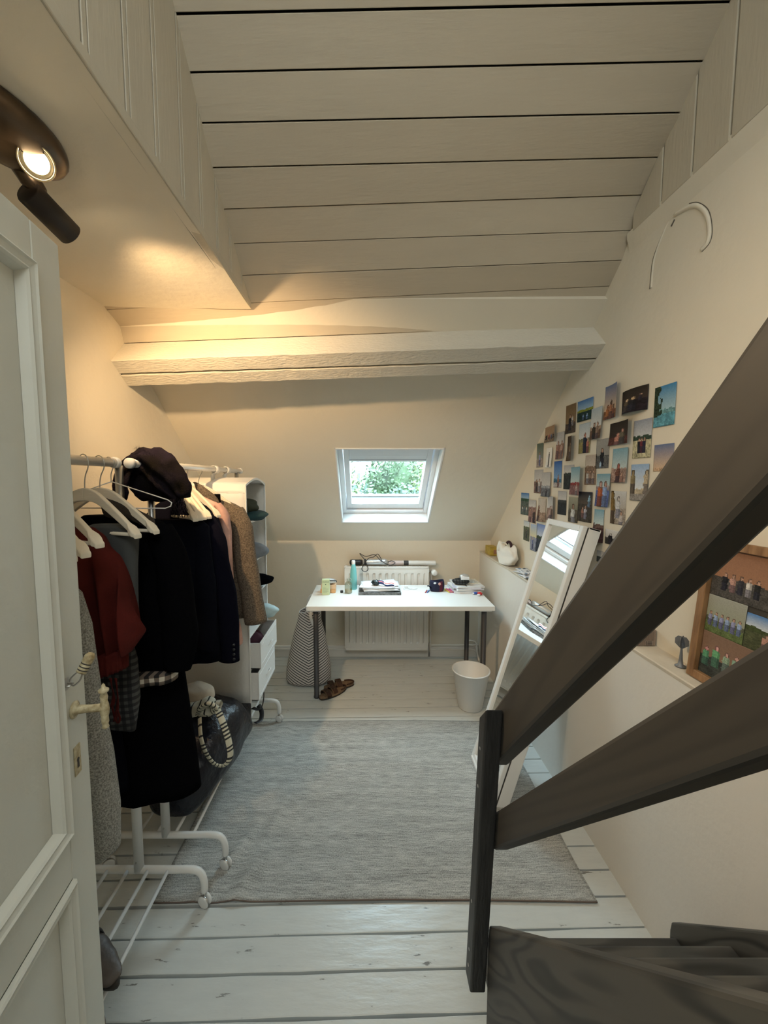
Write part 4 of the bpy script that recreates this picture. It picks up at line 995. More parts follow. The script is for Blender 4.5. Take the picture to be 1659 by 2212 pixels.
# ------------------------------------------------------------------ on the radiator
ZR = z1 + .0075
hb = empty('hot_air_brush', (0, 3.55, ZR), 'silver and black hot air brush with its black cord on the radiator', 'hair brush')
MB().lathe([(0, 0), (.02, .004), (.026, .02), (.026, .10), (.02, .12), (.0, .12)], (-.17, 3.55, ZR + .028), (1, 0, 0), 16).build('brush_head', 'black', hb)
mb = MB(); rg = random.Random(9)
for k in range(140):
    a = rg.uniform(0, 6.28); xx = -.165 + rg.uniform(0, .11); mb.tube([(xx, 3.55 + .025 * math.cos(a), ZR + .028 + .025 * math.sin(a)), (xx, 3.55 + .033 * math.cos(a), ZR + .028 + .0275 * math.sin(a))], .001, 4)
mb.build('bristles', 'black', hb, kind='stuff')
MB().lathe([(0, 0), (.022, 0), (.026, .03), (.029, .10), (.031, .20), (.026, .22), (.012, .23), (0, .23)], (-.05, 3.55, ZR + .031), (1, 0, 0), 18).build('grip', 'silver', hb)
MB().lathe([(.0275, 0), (.0275, .018)], (-.035, 3.55, ZR + .031), (1, 0, 0), 18).build('ring', 'black', hb)
P = smooth_path([(.18, 3.55, ZR + .03), (.215, 3.53, ZR + .045), (.245, 3.52, ZR + .03), (.2, 3.50, ZR + .012), (.12, 3.50, ZR + .05), (.06, 3.51, ZR + .105), (-.02, 3.51, ZR + .09), (-.075, 3.52, ZR + .115), (-.03, 3.50, ZR + .06), (.0, 3.495, ZR - .02), (-.03, 3.495, ZR - .045), (-.055, 3.495, ZR - .015), (.0, 3.50, ZR + .07), (.05, 3.51, ZR + .085), (.09, 3.515, ZR + .11), (.13, 3.51, ZR + .04)], 7)
MB().tube(P, .0032, 8).build('cord', 'black', hb)
ct = empty('white_tube_roll', (.4, 3.55, ZR), 'long pinkish white roll with a dark band lying on the radiator', 'roll')
MB().lathe([(0, 0), (.02, 0), (.021, .003), (.021, .42), (.017, .43), (0, .43)], (.19, 3.555, ZR + .0215), (1, 0, 0), 18).build('tube', 'bin', ct)
MB().lathe([(.0215, 0), (.0215, .13)], (.19, 3.555, ZR + .0215), (1, 0, 0), 18).build('wrapping', mat('pinkish_wrap', (.62, .52, .50), .6, bump=.5, bscale=40), ct)
MB().lathe([(.0218, 0), (.0218, .045)], (.325, 3.555, ZR + .0215), (1, 0, 0), 18).build('band', 'desk_leg', ct)

# ------------------------------------------------------------------ on the desk
t = empty('card_box', (-.34, 3.24, ZD), 'orange card box with a darker lower band at the left end of the desk', 'box')
MB().box((-.395, 3.20, ZD), (-.270, 3.27, ZD + .032)).build('box_base', 'orange_card', t, bevel=.002)
MB().box((-.390, 3.203, ZD + .033), (-.268, 3.268, ZD + .068)).build('box_lid', mat('peach_card', (.80, .55, .36), .7), t, bevel=.002)
t = empty('silver_pouch', (-.33, 3.24, ZD + .0685), 'silver pouch with black zip lying on the orange card box', 'pouch')
MB().blob((-.328, 3.235, ZD + .093), (.064, .035, .025), .15, 3, 20, 5, flat=.95).build('pouch_body', 'silver', t)
MB().tube(smooth_path([(-.385, 3.21, ZD + .113), (-.34, 3.20, ZD + .108), (-.27, 3.205, ZD + .106), (-.262, 3.21, ZD + .09)], 5), .0035, 6).build('zip', 'black', t)
t = empty('green_carton', (-.345, 3.155, ZD), 'upright pale green carton in front of the orange box', 'box')
MB().box((-.376, 3.145, ZD), (-.314, 3.18, ZD + .128)).build('carton', 'mint', t, bevel=.001)
def text(s, size, loc, rot, m, par, nm='lettering', align='CENTER', ext_=.0004):
    c = bpy.data.curves.new(nm, 'FONT'); c.body = s; c.size = size; c.align_x = align; c.align_y = 'CENTER'; c.extrude = ext_
    tmp = bpy.data.objects.new('tmp', c); COL.objects.link(tmp); dg = bpy.context.evaluated_depsgraph_get(); dg.update()
    me = bpy.data.meshes.new_from_object(tmp.evaluated_get(dg)); bpy.data.objects.remove(tmp)
    me.materials.clear(); me.materials.append(M[m] if isinstance(m, str) else m)
    o = bpy.data.objects.new(nm, me); COL.objects.link(o)
    o.location = Vector(loc) - OFF.get(par.name, Vector((0, 0, 0))); o.rotation_euler = rot; o.parent = par; OFF[o.name] = OFF[par.name]; return o
GT = mat('green_ink', (.10, .20, .10), .6)
text('CAUDALIE', .012, (-.345, 3.1445, ZD + .108), (R(90), 0, 0), GT, t)
mb = MB(); mb.box((-.349, 3.1443, ZD + .083), (-.341, 3.1452, ZD + .091))
for k in range(5): mb.box((-.370, 3.1443, ZD + .058 - k * .009), (-.370 + [.03, .045, .04, .045, .035][k], 3.1452, ZD + .0595 - k * .009))
mb.build('fine_print', GT, t)
t = empty('bottle_stopper', (-.219, 3.215, ZD), 'small round black bottle stopper left of the glass bottle', 'stopper')
MB().lathe([(0, 0), (.0125, 0), (.0125, .016), (.0115, .018), (0, .018)], (-.219, 3.215, ZD), seg=18).build('disc', 'black', t)
t = empty('glass_bottle', (-.163, 3.2, ZD), 'clear swing-top glass bottle a quarter full of amber liquid', 'bottle')
MB().lathe([(0, .001), (.029, .001), (.031, .006), (.031, .075), (.026, .088), (.014, .096), (.012, .112), (.015, .114), (.015, .12), (.0, .12)], (-.163, 3.205, ZD), seg=24).build('glass', 'bglass', t)
MB().lathe([(0, .003), (.0285, .003), (.0285, .030), (0, .030)], (-.163, 3.205, ZD), seg=24).build('liquid', 'liquid', t)
MB().tube(smooth_path([(-.145, 3.2, ZD + .10), (-.138, 3.195, ZD + .118), (-.15, 3.19, ZD + .128), (-.163, 3.205, ZD + .124), (-.182, 3.2, ZD + .115), (-.176, 3.2, ZD + .095)], 5), .0018, 6).build('wire_clasp', 'steel', t)
t = empty('aqua_bottle', (-.125, 3.33, ZD), 'tall slim aqua blue bottle standing behind the glass bottle', 'bottle')
MB().lathe([(0, 0), (.029, 0), (.031, .005), (.031, .10), (.026, .165), (.017, .205), (.0145, .225), (0, .225)], (-.125, 3.325, ZD), seg=22).build('bottle', 'aqua', t)
MB().lathe([(.0155, 0), (.0155, .03), (.012, .034), (0, .034)], (-.125, 3.325, ZD + .215), seg=18).build('cap', 'bin', t)
# tray with paper stack
t = empty('paper_tray', (.1, 3.26, ZD), 'dark low tray full of white papers in the middle of the desk', 'tray')
mb = MB(); mb.box((-.07, 3.15, ZD), (.262, 3.40, ZD + .006)); 
for a, b_ in (((-.078, 3.145, ZD), (-.07, 3.405, ZD + .022)), ((.262, 3.145, ZD), (.270, 3.405, ZD + .022)), ((-.078, 3.140, ZD), (.270, 3.150, ZD + .022)), ((-.078, 3.40, ZD), (.270, 3.408, ZD + .022))): mb.box(a, b_)
mb.build('tray_body', mat('grey_speckled', (.22, .22, .22), .5, vscale=50, col2=(.06, .055, .05)), t, bevel=.003)
for k in range(9):
    a = rng.uniform(-9, 9); cx, cy = .098 + rng.uniform(-.02, .02), 3.275 + rng.uniform(-.012, .012); h = ZD + .024 + k * .0042; q = Matrix.Rotation(R(a), 4, 'Z')
    P = []
    for j in range(7):
        P.append([Vector((cx, cy, h)) + q @ Vector((lerp(-.146, .146, i / 9), lerp(-.104, .104, j / 6), .004 * noise.noise(Vector((i * .4, j * .4, k * 3))) + (.01 * (i / 9) ** 4 if k > 6 else 0))) for i in range(10)])
    MB().grid(P).build('paper_sheet', 'paper', None, solid=.0036, label=['white paper sheet lowest in the tray pile', 'white paper sheet second from the bottom of the tray pile', 'white paper sheet third from the bottom of the tray pile', 'white paper sheet fourth from the bottom of the tray pile', 'white paper sheet in the middle of the tray pile', 'white paper sheet sixth up in the tray pile', 'white paper sheet third from the top of the tray pile', 'white paper sheet just under the topmost in the tray', 'topmost white paper sheet, with curled right corner, in the tray'][k], cat='paper', group='papers piled in the tray')
ZP = ZD + .066
t = empty('dark_charm_case', (.07, 3.2, ZP), 'small dark glossy crumpled case on the paper pile', 'case')
mb = MB(); mb.blob((.062, 3.21, ZP + .020), (.034, .028, .022), .5, 3, 18, 3); mb.build('case_body', mat('dark_green_gloss', (.012, .02, .022), .2, bump=1, bscale=40), t)
MB().tube([(.08, 3.21, ZP + .025), (.10, 3.215, ZP + .035), (.112, 3.22, ZP + .045)], .002, 6).build('cord', 'steel', t)
t = empty('striped_strap', (.15, 3.2, ZP), 'navy, white and red striped strap lying across the papers', 'strap')
P = []; cols = []
for i in range(18):
    u = i / 17; c = Vector((lerp(.085, .215, u), 3.205 - .015 * u, ZP + .026 - .017 * u + .006 * math.sin(u * 9))); P.append([c + Vector((0, s * .012 - .004, s * .011)) for s in (-1.2, -.5, 0, .45, 1)])
for i in range(17): cols.append([(.02, .03, .10), (.75, .75, .78), (.6, .18, .15), (.75, .75, .78)] if i > 5 else [(.02, .03, .10), (.02, .03, .10), (.6, .2, .2), (.03, .04, .12)])
MB().grid(P, cols).build('strap_band', 'cprint', t, color=True, solid=.002)
t = empty('charging_cable', (.33, 3.3, ZD), 'coiled white charging cable with plug on the desk', 'cable')
P = [(.335 + (.040 - .001 * k) * math.cos(k * .55), 3.31 + (.034 - .0008 * k) * math.sin(k * .55), ZD + .0025 + .0003 * k) for k in range(26)] + [(.39, 3.30, ZD + .003), (.42, 3.32, ZD + .003), (.427, 3.345, ZD + .003)]
MB().tube(P, .0022, 6).build('cord', 'cable', t)
MB().box((.315, 3.33, ZD), (.345, 3.36, ZD + .024)).build('plug', 'cable', t, bevel=.004)
# pencil case
t = empty('pencil_case', (.58, 3.24, ZD), 'open navy and maroon pencil case with a zip on the desk', 'pencil case')
rings = []
for i, (z, sx, sy) in enumerate(((0, .052, .030), (.015, .060, .036), (.045, .062, .037), (.075, .060, .034), (.092, .055, .030))):
    rings.append([Vector((.582 + sx * math.cos(a) * (1 + .08 * noise.noise(Vector((a, i, 0)))), 3.265 + sy * math.sin(a), ZD + z + .006 * math.sin(2 * a + 1) * (i / 4))) for a in [2 * math.pi * k / 24 for k in range(24)]])
mb = MB().loft(rings, cap=False); mb.f.append(list(range(24))[::-1]); mb.sm.append(True); mb.c.append((0, 0, 0))
mb.c = [((.012, .014, .04) if (f[0] % 24) < 8 or (f[0] % 24) > 20 or 10 < (f[0] % 24) < 19 else (.10, .01, .025)) for f in mb.f]
mb.build('case_cloth', 'cprint', t, color=True, solid=.003)
MB().blob((.56, 3.232, ZD + .075), (.012, .004, .008), .1, 2, 10, 1).build('patch', 'paper', t); MB().blob((.598, 3.23, ZD + .068), (.012, .004, .012), .1, 2, 10, 2).build('patch', 'pink', t)
MB().tube(smooth_path([(.53, 3.24, ZD + .03), (.51, 3.235, ZD + .05), (.497, 3.23, ZD + .052)], 4), .005, 6).build('pull_tab', 'navy', t)
cols_ = [((.75, .6, .05), 'yellow'), ((.6, .08, .3), 'pink'), ((.7, .25, .1), 'orange'), ((.45, .05, .35), 'purple'), ((.75, .35, .45), 'rose'), ((.7, .55, .1), 'mustard'), ((.75, .75, .2), 'lemon'), ((.15, .2, .45), 'blue'), ((.03, .04, .1), 'black-blue')]
pm = {}
def pen(p0, p1, c, nm, label):
    if nm not in pm: pm[nm] = mat('pen_' + nm.replace('-', '_'), c, .4)
    t = empty('felt_pen', p0, label, 'pen', 'felt pens spilled on the desk')
    d_ = (Vector(p1) - Vector(p0)); L_ = d_.length
    MB().lathe([(0, 0), (.0045, 0), (.0045, L_ * .68)], p0, d_, 8).build('barrel', pm[nm], t)
    MB().lathe([(.0051, L_ * .66), (.0051, L_ * .94), (.003, L_), (0, L_)], p0, d_, 8).build('cap', pm[nm], t)
for k, (c, nm) in enumerate(cols_):
    x = .655 + k * .0125
    pen((x + .022, 3.20 + .004 * (k % 3), ZD + .0048), (x - .004 + .005 * (k % 2), 3.32, ZD + .0048), c, nm, nm + ' felt pen in the fan between pencil case and paper stack')
pen((.475, 3.20, ZD + .005), (.50, 3.27, ZD + .005), (.5, .1, .1), 'red', 'red felt pen left of the pencil case')
pen((.49, 3.20, ZD + .005), (.52, 3.275, ZD + .005), (.1, .2, .5), 'royal', 'royal blue felt pen left of the pencil case')
# paper / book stack on the right
names = ['thick white notepad at the bottom of the right desk stack', 'grey notebook low in the right desk stack', 'white notebook in the middle of the right desk stack', 'lilac white notebook in the right desk stack', 'pale notebook near the top of the right desk stack']
zc = ZD
for k in range(5):
    th = [.016, .008, .012, .009, .010][k]; a = [3, -5, 8, -9, 4][k]; q = Matrix.Rotation(R(a), 4, 'Z'); c = Vector((.82 + .006 * k, 3.31, zc + th / 2))
    t = empty('notebook', (c.x, c.y, zc), names[k], 'notebook', 'notebooks stacked at the right of the desk')
    MB().obox(c, q @ Vector((.113, 0, 0)), q @ Vector((0, .125, 0)), (0, 0, th / 2 - .0012)).build('pages', 'paper', t)
    mb = MB()
    for s in (-1, 1): mb.obox(c + Vector((0, 0, s * (th / 2 - .0006))), q @ Vector((.115, 0, 0)), q @ Vector((0, .127, 0)), (0, 0, .0006))
    mb.build('cover', ['paper2', 'silver', 'paper', mat('lilac', (.62, .62, .74), .6), 'paper2'][k], t); zc += th + .0006
t = empty('handwritten_pad', (.88, 3.33, zc), 'open cream pad with rows of writing on the stack', 'notepad')
MB().box((.835, 3.27, zc), (.945, 3.42, zc + .006)).build('pad', mat('cream_paper', (.72, .70, .62), .7), t)
mb = MB()
for k in range(9): mb.box((.842, 3.278 + k * .015, zc + .006), (.935 - .01 * (k % 3), 3.283 + k * .015, zc + .0064))
mb.build('written_lines', GT if False else 'pot', t)
t = empty('checked_pouch', (.78, 3.27, zc), 'dark maroon checked pouch on top of the notebook stack', 'pouch')
mb = MB(); mb.blob((.785, 3.27, zc + .026), (.075, .055, .026), .25, 2.5, 22, 8, flat=.9); mb.build('pouch_body', 'plaid', t, subd=1)
MB().tube(smooth_path([(.80, 3.215, zc + .02), (.82, 3.205, zc - .005), (.815, 3.20, zc - .02)], 4), .004, 6).build('pull_strap', 'black', t)
t = empty('tissue_pack', (.80, 3.25, zc + .05), 'silver white tissue pack on top of the checked pouch', 'tissue pack')
MB().blob((.808, 3.25, zc + .070), (.042, .032, .022), .15, 2.5, 18, 4, flat=.85).build('pack', 'silver', t)
MB().box((.772, 3.212, zc + .050), (.842, 3.222, zc + .072)).build('white_sleeve', 'paper', t, bevel=.003)
t = empty('blue_sharpener', (.915, 3.16, ZD), 'small blue and white plastic thing at the right desk edge', 'sharpener')
MB().blob((.882, 3.165, ZD + .010), (.022, .014, .010), .3, 3, 14, 1, flat=.9).build('shell', 'blueplastic', t); MB().blob((.862, 3.158, ZD + .009), (.008, .008, .008), .1, 2, 10, 3).build('tip', 'paper', t)
t = empty('red_white_toy', (.925, 3.11, ZD), 'small red and white plastic thing at the very corner of the desk', 'toy')
MB().blob((.912, 3.14, ZD + .013), (.022, .018, .013), .4, 3, 14, 5, flat=.9).build('shell', 'redplastic', t); MB().blob((.895, 3.12, ZD + .008), (.014, .012, .008), .2, 3, 12, 6, flat=.9).build('base', 'paper', t)

# ------------------------------------------------------------------ under and beside the desk
t = empty('waste_bin', (.755, 2.80, 0), 'white plastic waste bin under the right end of the desk', 'bin')
mb = MB().lathe([(0, .002), (.083, .002), (.088, .008), (.131, .278), (.138, .282), (.138, .288), (.131, .289), (.127, .284), (.085, .014), (0, .012)], (.755, 2.785, 0), seg=40); mb.build('bucket', 'bin', t)
mb = MB(); mb.blob((.755, 2.785, .155), (.097, .097, .02), .15, 3, 22, 2); mb.build('crumpled_waste', 'paper2', None, label='crumpled white paper waste inside the bin', cat='waste paper')
mb = MB(); mb.blob((.79, 2.80, .185), (.024, .02, .015), .4, 3, 14, 4); mb.build('brown_core', 'cork', None, label='brown scrap lying on top of the waste in the bin', cat='scrap')

lb = empty('striped_laundry_bag', (-.49, 3.15, 0), 'tall white bag with dark chevron stripes left of the desk', 'bag')
def lring(z, rx, ry, cx, cy): 
    return [Vector((cx + rx * (abs(math.cos(a)) ** .75) * (1 if math.cos(a) > 0 else -1), cy + ry * (abs(math.sin(a)) ** .75) * (1 if math.sin(a) > 0 else -1), z)) for a in [2 * math.pi * k / 96 for k in range(96)]]
prof_ = [(.004, .155, .10), (.03, .185, .12), (.12, .182, .115), (.25, .160, .10), (.4, .130, .08), (.52, .100, .06), (.60, .085, .05)]
rings = []; NZ = 240
def lp_(z):
    for a, b_ in zip(prof_[:-1], prof_[1:]):
        if a[0] <= z <= b_[0]: t_ = (z - a[0]) / (b_[0] - a[0]); return lerp(a[1], b_[1], t_), lerp(a[2], b_[2], t_)
    return prof_[-1][1], prof_[-1][2]
for i in range(NZ + 1):
    z = lerp(.004, .60, i / NZ); rx, ry = lp_(z); rg_ = lring(z, rx, ry, -.495 + .02 * z, 3.16 + .03 * z)
    if i > NZ * .75:
        u = (i - NZ * .75) / (NZ * .25)
        rg_ = [v + Vector((0, 0, .055 * u * (math.cos(2 * math.atan2(v.y - 3.17, v.x + .485)) * -.3 + (-.5 if abs(v.x + .50) < .03 and v.y < 3.15 else 0) * .4))) for v in rg_]
    rings.append(rg_)
mb = MB().loft(rings, cap=False)
m = mat('chevron_cloth', (.66, .62, .58), .9); n, L, b = nodes(m)
tcn = n.new('ShaderNodeTexCoord'); sp = n.new('ShaderNodeSeparateXYZ'); L.new(tcn.outputs['Object'], sp.inputs[0])
def mth(op, a, b_=None, c=None):
    q = n.new('ShaderNodeMath'); q.operation = op
    for k_, v_ in enumerate((a, b_, c)):
        if v_ is None: continue
        if isinstance(v_, (int, float)): q.inputs[k_].default_value = v_
        else: L.new(v_, q.inputs[k_])
    return q.outputs[0]
ax_ = mth('ABSOLUTE', mth('SUBTRACT', sp.outputs['X'], .012)); sl_ = mth('MULTIPLY', ax_, -.55); zz_ = mth('ADD', sp.outputs['Z'], sl_)
fr_ = mth('FRACT', mth('MULTIPLY', mth('ADD', zz_, 1.0), 47.0)); gt = mth('GREATER_THAN', fr_, .36)
mix = n.new('ShaderNodeMix'); mix.data_type = 'RGBA'; L.new(gt, mix.inputs[0]); mix.inputs[6].default_value = (.045, .045, .05, 1); mix.inputs[7].default_value = (.66, .62, .58, 1)
L.new(mix.outputs[2], b.inputs['Base Color'])
mb.build('bag_cloth', m, lb)
MB().tube([v for v in rings[-1]] + [rings[-1][0]], .0025, 5).build('rim', 'paper', lb)
MB().tube(smooth_path([(-.51, 3.25, .56), (-.50, 3.24, .66), (-.475, 3.235, .70), (-.455, 3.235, .68), (-.445, 3.24, .56)], 6), .014, 8, flat=.2).build('handle', 'nonwoven', lb)
MB().tube(smooth_path([(-.44, 3.09, .50), (-.46, 3.075, .58), (-.445, 3.065, .64), (-.42, 3.07, .60), (-.41, 3.09, .52)], 6), .012, 8, flat=.25).build('handle', 'nonwoven', lb)

def sandal(loc, rz, label, tilt=0):
    s = empty('two_strap_sandal', loc, label, 'sandal', 'brown sandals under the desk')
    q = Matrix.Rotation(R(rz), 4, 'Z'); T = Vector(loc)
    def out(u):   # half width along length u 0 heel..1 toe
        return .030 + .018 * math.sin(math.pi * min(1, u * .75 + .18)) ** 2 * (1 if u < .95 else .8) if 0 < u < 1 else .012
    def plate(z0, z1, sc_, m, nm):
        rr = []
        for z in (z0, z1):
            pts_ = []
            for k in range(40):
                a = 2 * math.pi * k / 40; u = .5 - .5 * math.cos(a); x = -.125 + .25 * u; yv = (.033 + .012 * math.sin(math.pi * u * .9 + .2)) * (abs(math.sin(a)) ** .55) * (1 if math.sin(a) > 0 else -1)
                pts_.append(T + q @ Vector((x * sc_, yv * sc_ + .004 * math.sin(u * 3), z)))
            rr.append(pts_)
        return MB().loft(rr).build(nm, m, s, bevel=.002)
    plate(0, .010, 1.0, 'sole', 'outsole'); plate(.010, .024, .99, 'cork', 'footbed'); 
    for x, h in ((-.0, .048), (.062, .044)):
        P = []
        for i in range(13):
            a = math.pi * i / 12; P.append([T + q @ Vector((x + d_ + .008 * math.sin(a), .045 * math.cos(a), .014 + h * math.sin(a) ** .8)) for d_ in (-.020, -.018, .018, .020)])
        st = MB().grid(P).build('strap', 'sandal', s, solid=.004)
        MB().tube([P[i][0] for i in range(13)], .0022, 5).build('strap_edge', 'cork', st); MB().tube([P[i][3] for i in range(13)], .0022, 5).build('strap_edge', 'cork', st)
        c = Vector(P[4][1]).lerp(Vector(P[4][2]), .5); MB().obox(c + Vector((0, 0, .003)), q @ Vector((.008, 0, 0)), q @ Vector((0, .007, -.004)), (0, 0, .0015)).build('buckle', 'bronze', st)
    # heel cup rim
    P = [T + q @ Vector((-.055 - .068 * math.sin(a), .036 * math.cos(a), .028)) for a in [math.pi * k / 12 for k in range(13)]]
    MB().tube(P, .006, 8).build('heel_rim', 'sandal', s)
sandal((-.275, 2.955, .001), 222, 'brown two-strap sandal nearer the room, its toe at the desk leg')
sandal((-.235, 3.06, .001), 200, 'brown two-strap sandal behind the other, against the striped bag')

# ------------------------------------------------------------------ standing mirror
mr = empty('standing_mirror', (.68, 2.06, 0), 'tall white framed mirror leaning against the knee wall', 'mirror')
my0, my1 = 1.875, 2.255
bF = Vector((.625, 0, .012)); tF = Vector((1.035, 0, 1.452)); up_ = (tF - bF).normalized(); Lm = (tF - bF).length
out_ = Vector((-up_.z, 0, up_.x))   # towards the room
def Mp(s, y, d_): return Vector((bF.x, y, bF.z)) + up_ * s + out_ * d_
def mbox(mb, s0, s1, y0, y1, d0, d1):
    return mb.hexa([Mp(s0, y0, d0), Mp(s0, y1, d0), Mp(s1, y1, d0), Mp(s1, y0, d0), Mp(s0, y0, d1), Mp(s0, y1, d1), Mp(s1, y1, d1), Mp(s1, y0, d1)])
fr = MB()
fw_ = .032
for y0, y1 in ((my0, my0 + fw_), (my1 - fw_, my1)): mbox(fr, 0, Lm, y0, y1, -.022, 0)
mbox(fr, 0, fw_, my0 + fw_, my1 - fw_, -.022, 0); mbox(fr, Lm - fw_, Lm, my0 + fw_, my1 - fw_, -.022, 0)
fr.build('frame', 'white', mr, bevel=.003)
mb = MB(); mbox(mb, fw_ - .004, Lm - fw_ + .004, my0 + fw_ - .004, my1 - fw_ + .004, -.018, -.012); mb.build('mirror_glass', 'mirror', mr)
mb = MB(); mbox(mb, .004, Lm - .004, my0 + .004, my1 - .004, -.030, -.0225); mb.build('gasket', 'gap', mr)
mb = MB(); mbox(mb, 0, Lm, my0, my0 + .010, -.085, -.030); mbox(mb, 0, Lm, my1 - .010, my1, -.085, -.030); mbox(mb, 0, .01, my0, my1, -.085, -.03); mbox(mb, Lm - .01, Lm, my0, my1, -.085, -.03); mbox(mb, 0, Lm, my0, my1, -.089, -.085)
mb.build('back_box', 'white', mr, bevel=.002)
mb = MB(); mbox(mb, .0, .014, my0 + .02, my1 - .02, 0, .01); mb.build('lower_lip', 'white', mr, bevel=.002)

# ------------------------------------------------------------------ things on the ledge
t = empty('yellow_carton', (1.085, 3.45, ZL), 'small yellow printed carton on the ledge by the back wall', 'box')
MB().box((1.055, 3.36, ZL + .002), (1.125, 3.50, ZL + .075)).build('carton', 'gold_box', t, bevel=.002)
MB().box((1.085, 3.357, ZL + .018), (1.115, 3.361, ZL + .055)).build('printed_panel', mat('brown_print', (.35, .18, .10), .6), t)
t = empty('round_vanity_mirror', (1.12, 3.42, ZL + .08), 'small round metal mirror standing on the ledge behind the yellow carton', 'mirror')
MB().lathe([(0, 0), (.038, 0), (.040, .003), (.038, .006), (0, .006)], (1.1285, 3.315, ZL + .062), (-1, .0, 0), 20).build('disc', 'steel', t)
MB().lathe([(0, 0), (.02, 0), (.02, .004), (.004, .008), (.004, .03)], (1.118, 3.315, ZL + .002), seg=14).build('foot', 'steel', t)
t = empty('white_cotton_bag', (1.09, 3.0, ZL), 'crumpled white cotton drawstring bag slumped on the ledge', 'bag')
rings = []
for i in range(20):
    u = i / 19; r_ = (.185 * (math.sin(math.pi * (.10 + .74 * u)) ** .7)); rr = []
    for k in range(40):
        a = 2 * math.pi * k / 40
        f = 1 + .16 * noise.noise(Vector((math.cos(a) * 1.6, math.sin(a) * 1.6, u * 3))) + .06 * math.sin(a * 7 + u * 5) * u
        rr.append(Vector((1.080 + .050 * math.cos(a) * f * (1.0 if u < .5 else .9), 3.03 + r_ * math.sin(a) * f, ZL + .003 + .150 * u + (.020 * math.sin(a * 3) + .012 * math.sin(a * 5 + 1)) * u)))
    rings.append(rr)
MB().loft(rings).build('cloth', 'whitebag', t, subd=1)
MB().tube(smooth_path([(1.07, 2.96, ZL + .15), (1.05, 3.0, ZL + .175), (1.05, 3.06, ZL + .155), (1.032, 3.08, ZL + .10)], 6), .010, 8, flat=.3).build('drawstring', 'whitebag', t)
t = empty('hair_band', (1.075, 2.93, ZL + .2), 'dark maroon padded band poking out of the white cotton bag', 'headband')
MB().tube([(1.075, 2.97 + .050 * math.cos(a), ZL + .150 + .036 * math.sin(a)) for a in [math.pi * k / 14 for k in range(15)]], .010, 10).build('band', 'maroon', t)
for k in range(4):
    y = 2.58 + k * .035; a = [12, -18, 25, -5][k]; q = Matrix.Rotation(R(a), 4, 'Z'); P = []
    for j in range(6): P.append([Vector((1.088, y, ZL + .008 + .006 * k)) + q @ Vector((lerp(-.040, .040, i / 5), lerp(-.09, .09, j / 5), .006 * noise.noise(Vector((i * .8, j * .8, k * 5))))) for i in range(6)])
    mb = MB(); cols = [[(.75, .77, .8), (.25, .32, .45), (.70, .72, .75), (.12, .13, .16), (.6, .63, .68)] if (j + k) % 2 else [(.72, .74, .78)] * 5 for j in range(5)]
    mb.grid(P, cols).build('leaflet', 'print', None, color=True, solid=.002, label=['blue and white leaflet lying lowest on the ledge behind the mirror', 'printed leaflet second from below on the ledge behind the mirror', 'printed leaflet just under the dark top one behind the mirror', 'topmost dark printed leaflet on the ledge behind the mirror'][k], cat='leaflet', group='leaflets on the ledge')
t = empty('ribbed_wooden_box', (1.09, 1.52, ZL), 'small grey wooden box with ribbed front and tiny label on the ledge', 'box')
bx = MB().box((1.055, 1.505, ZL + .002), (1.134, 1.60, ZL + .066)).build('box_body', mat('grey_brown_wood', (.30, .23, .18), .7, bump=.4, bscale=60), t, bevel=.001)
mb = MB()
for k in range(16): mb.box((1.057 + k * .0044, 1.5035, ZL + .004), (1.0592 + k * .0044, 1.506, ZL + .061))
mb.build('ribs', 'bronze' if False else mat('rib_wood', (.24, .18, .14), .7), t)
mb = MB(); mb.box((1.094, 1.502, ZL + .006), (1.122, 1.504, ZL + .024)); lbp = mb.build('paper_label', mat('label_grey', (.32, .26, .22), .6), t)
mb = MB(); mb.box((1.095, 1.5015, ZL + .007), (1.097, 1.5025, ZL + .023))
for k in range(4): mb.box((1.100, 1.5012, ZL + .008 + k * .004), (1.118, 1.5022, ZL + .0095 + k * .004))
mb.build('small_print', 'black', t)
def dart(y, x, label):
    t = empty('flighted_stand', (x, y, ZL), label, 'ornament', 'grey flighted ornaments on the ledge')
    MB().lathe([(0, .002), (.017, .002), (.0165, .005), (.008, .010), (.0055, .03), (.0028, .072), (.0022, .088), (0, .088)], (x, y, ZL), seg=16).build('stem', 'pot', t)
    for ang in (35, 125):
        q = Matrix.Rotation(R(ang), 4, 'Z'); mb = MB(); vs = [(-.002, .066), (-.020, .082), (-.020, .100), (-.012, .110), (.012, .110), (.020, .100), (.020, .082), (.002, .066)]
        v3 = [Vector((x, y, ZL)) + q @ Vector((a, s * .0008, z)) for s in (-1, 1) for a, z in vs]
        mb.add(v3, [tuple(range(8)), tuple(range(15, 7, -1))] + [(k, (k + 1) % 8, 8 + (k + 1) % 8, 8 + k) for k in range(8)]); mb.build('flight', 'pot', t)
dart(1.335, 1.098, 'grey dart-like ornament on a round foot in the open on the ledge')
dart(1.335, 1.125, 'second grey dart-like ornament, half hidden by the oak frame') if False else None
mb = MB().box((1.112, 1.293, ZL + .002), (1.130, 1.297, ZL + .07)); 
t = empty('grey_card', (1.12, 1.295, ZL), 'small grey card standing right behind the oak frame edge', 'card')
mb.build('card', 'pot', t)

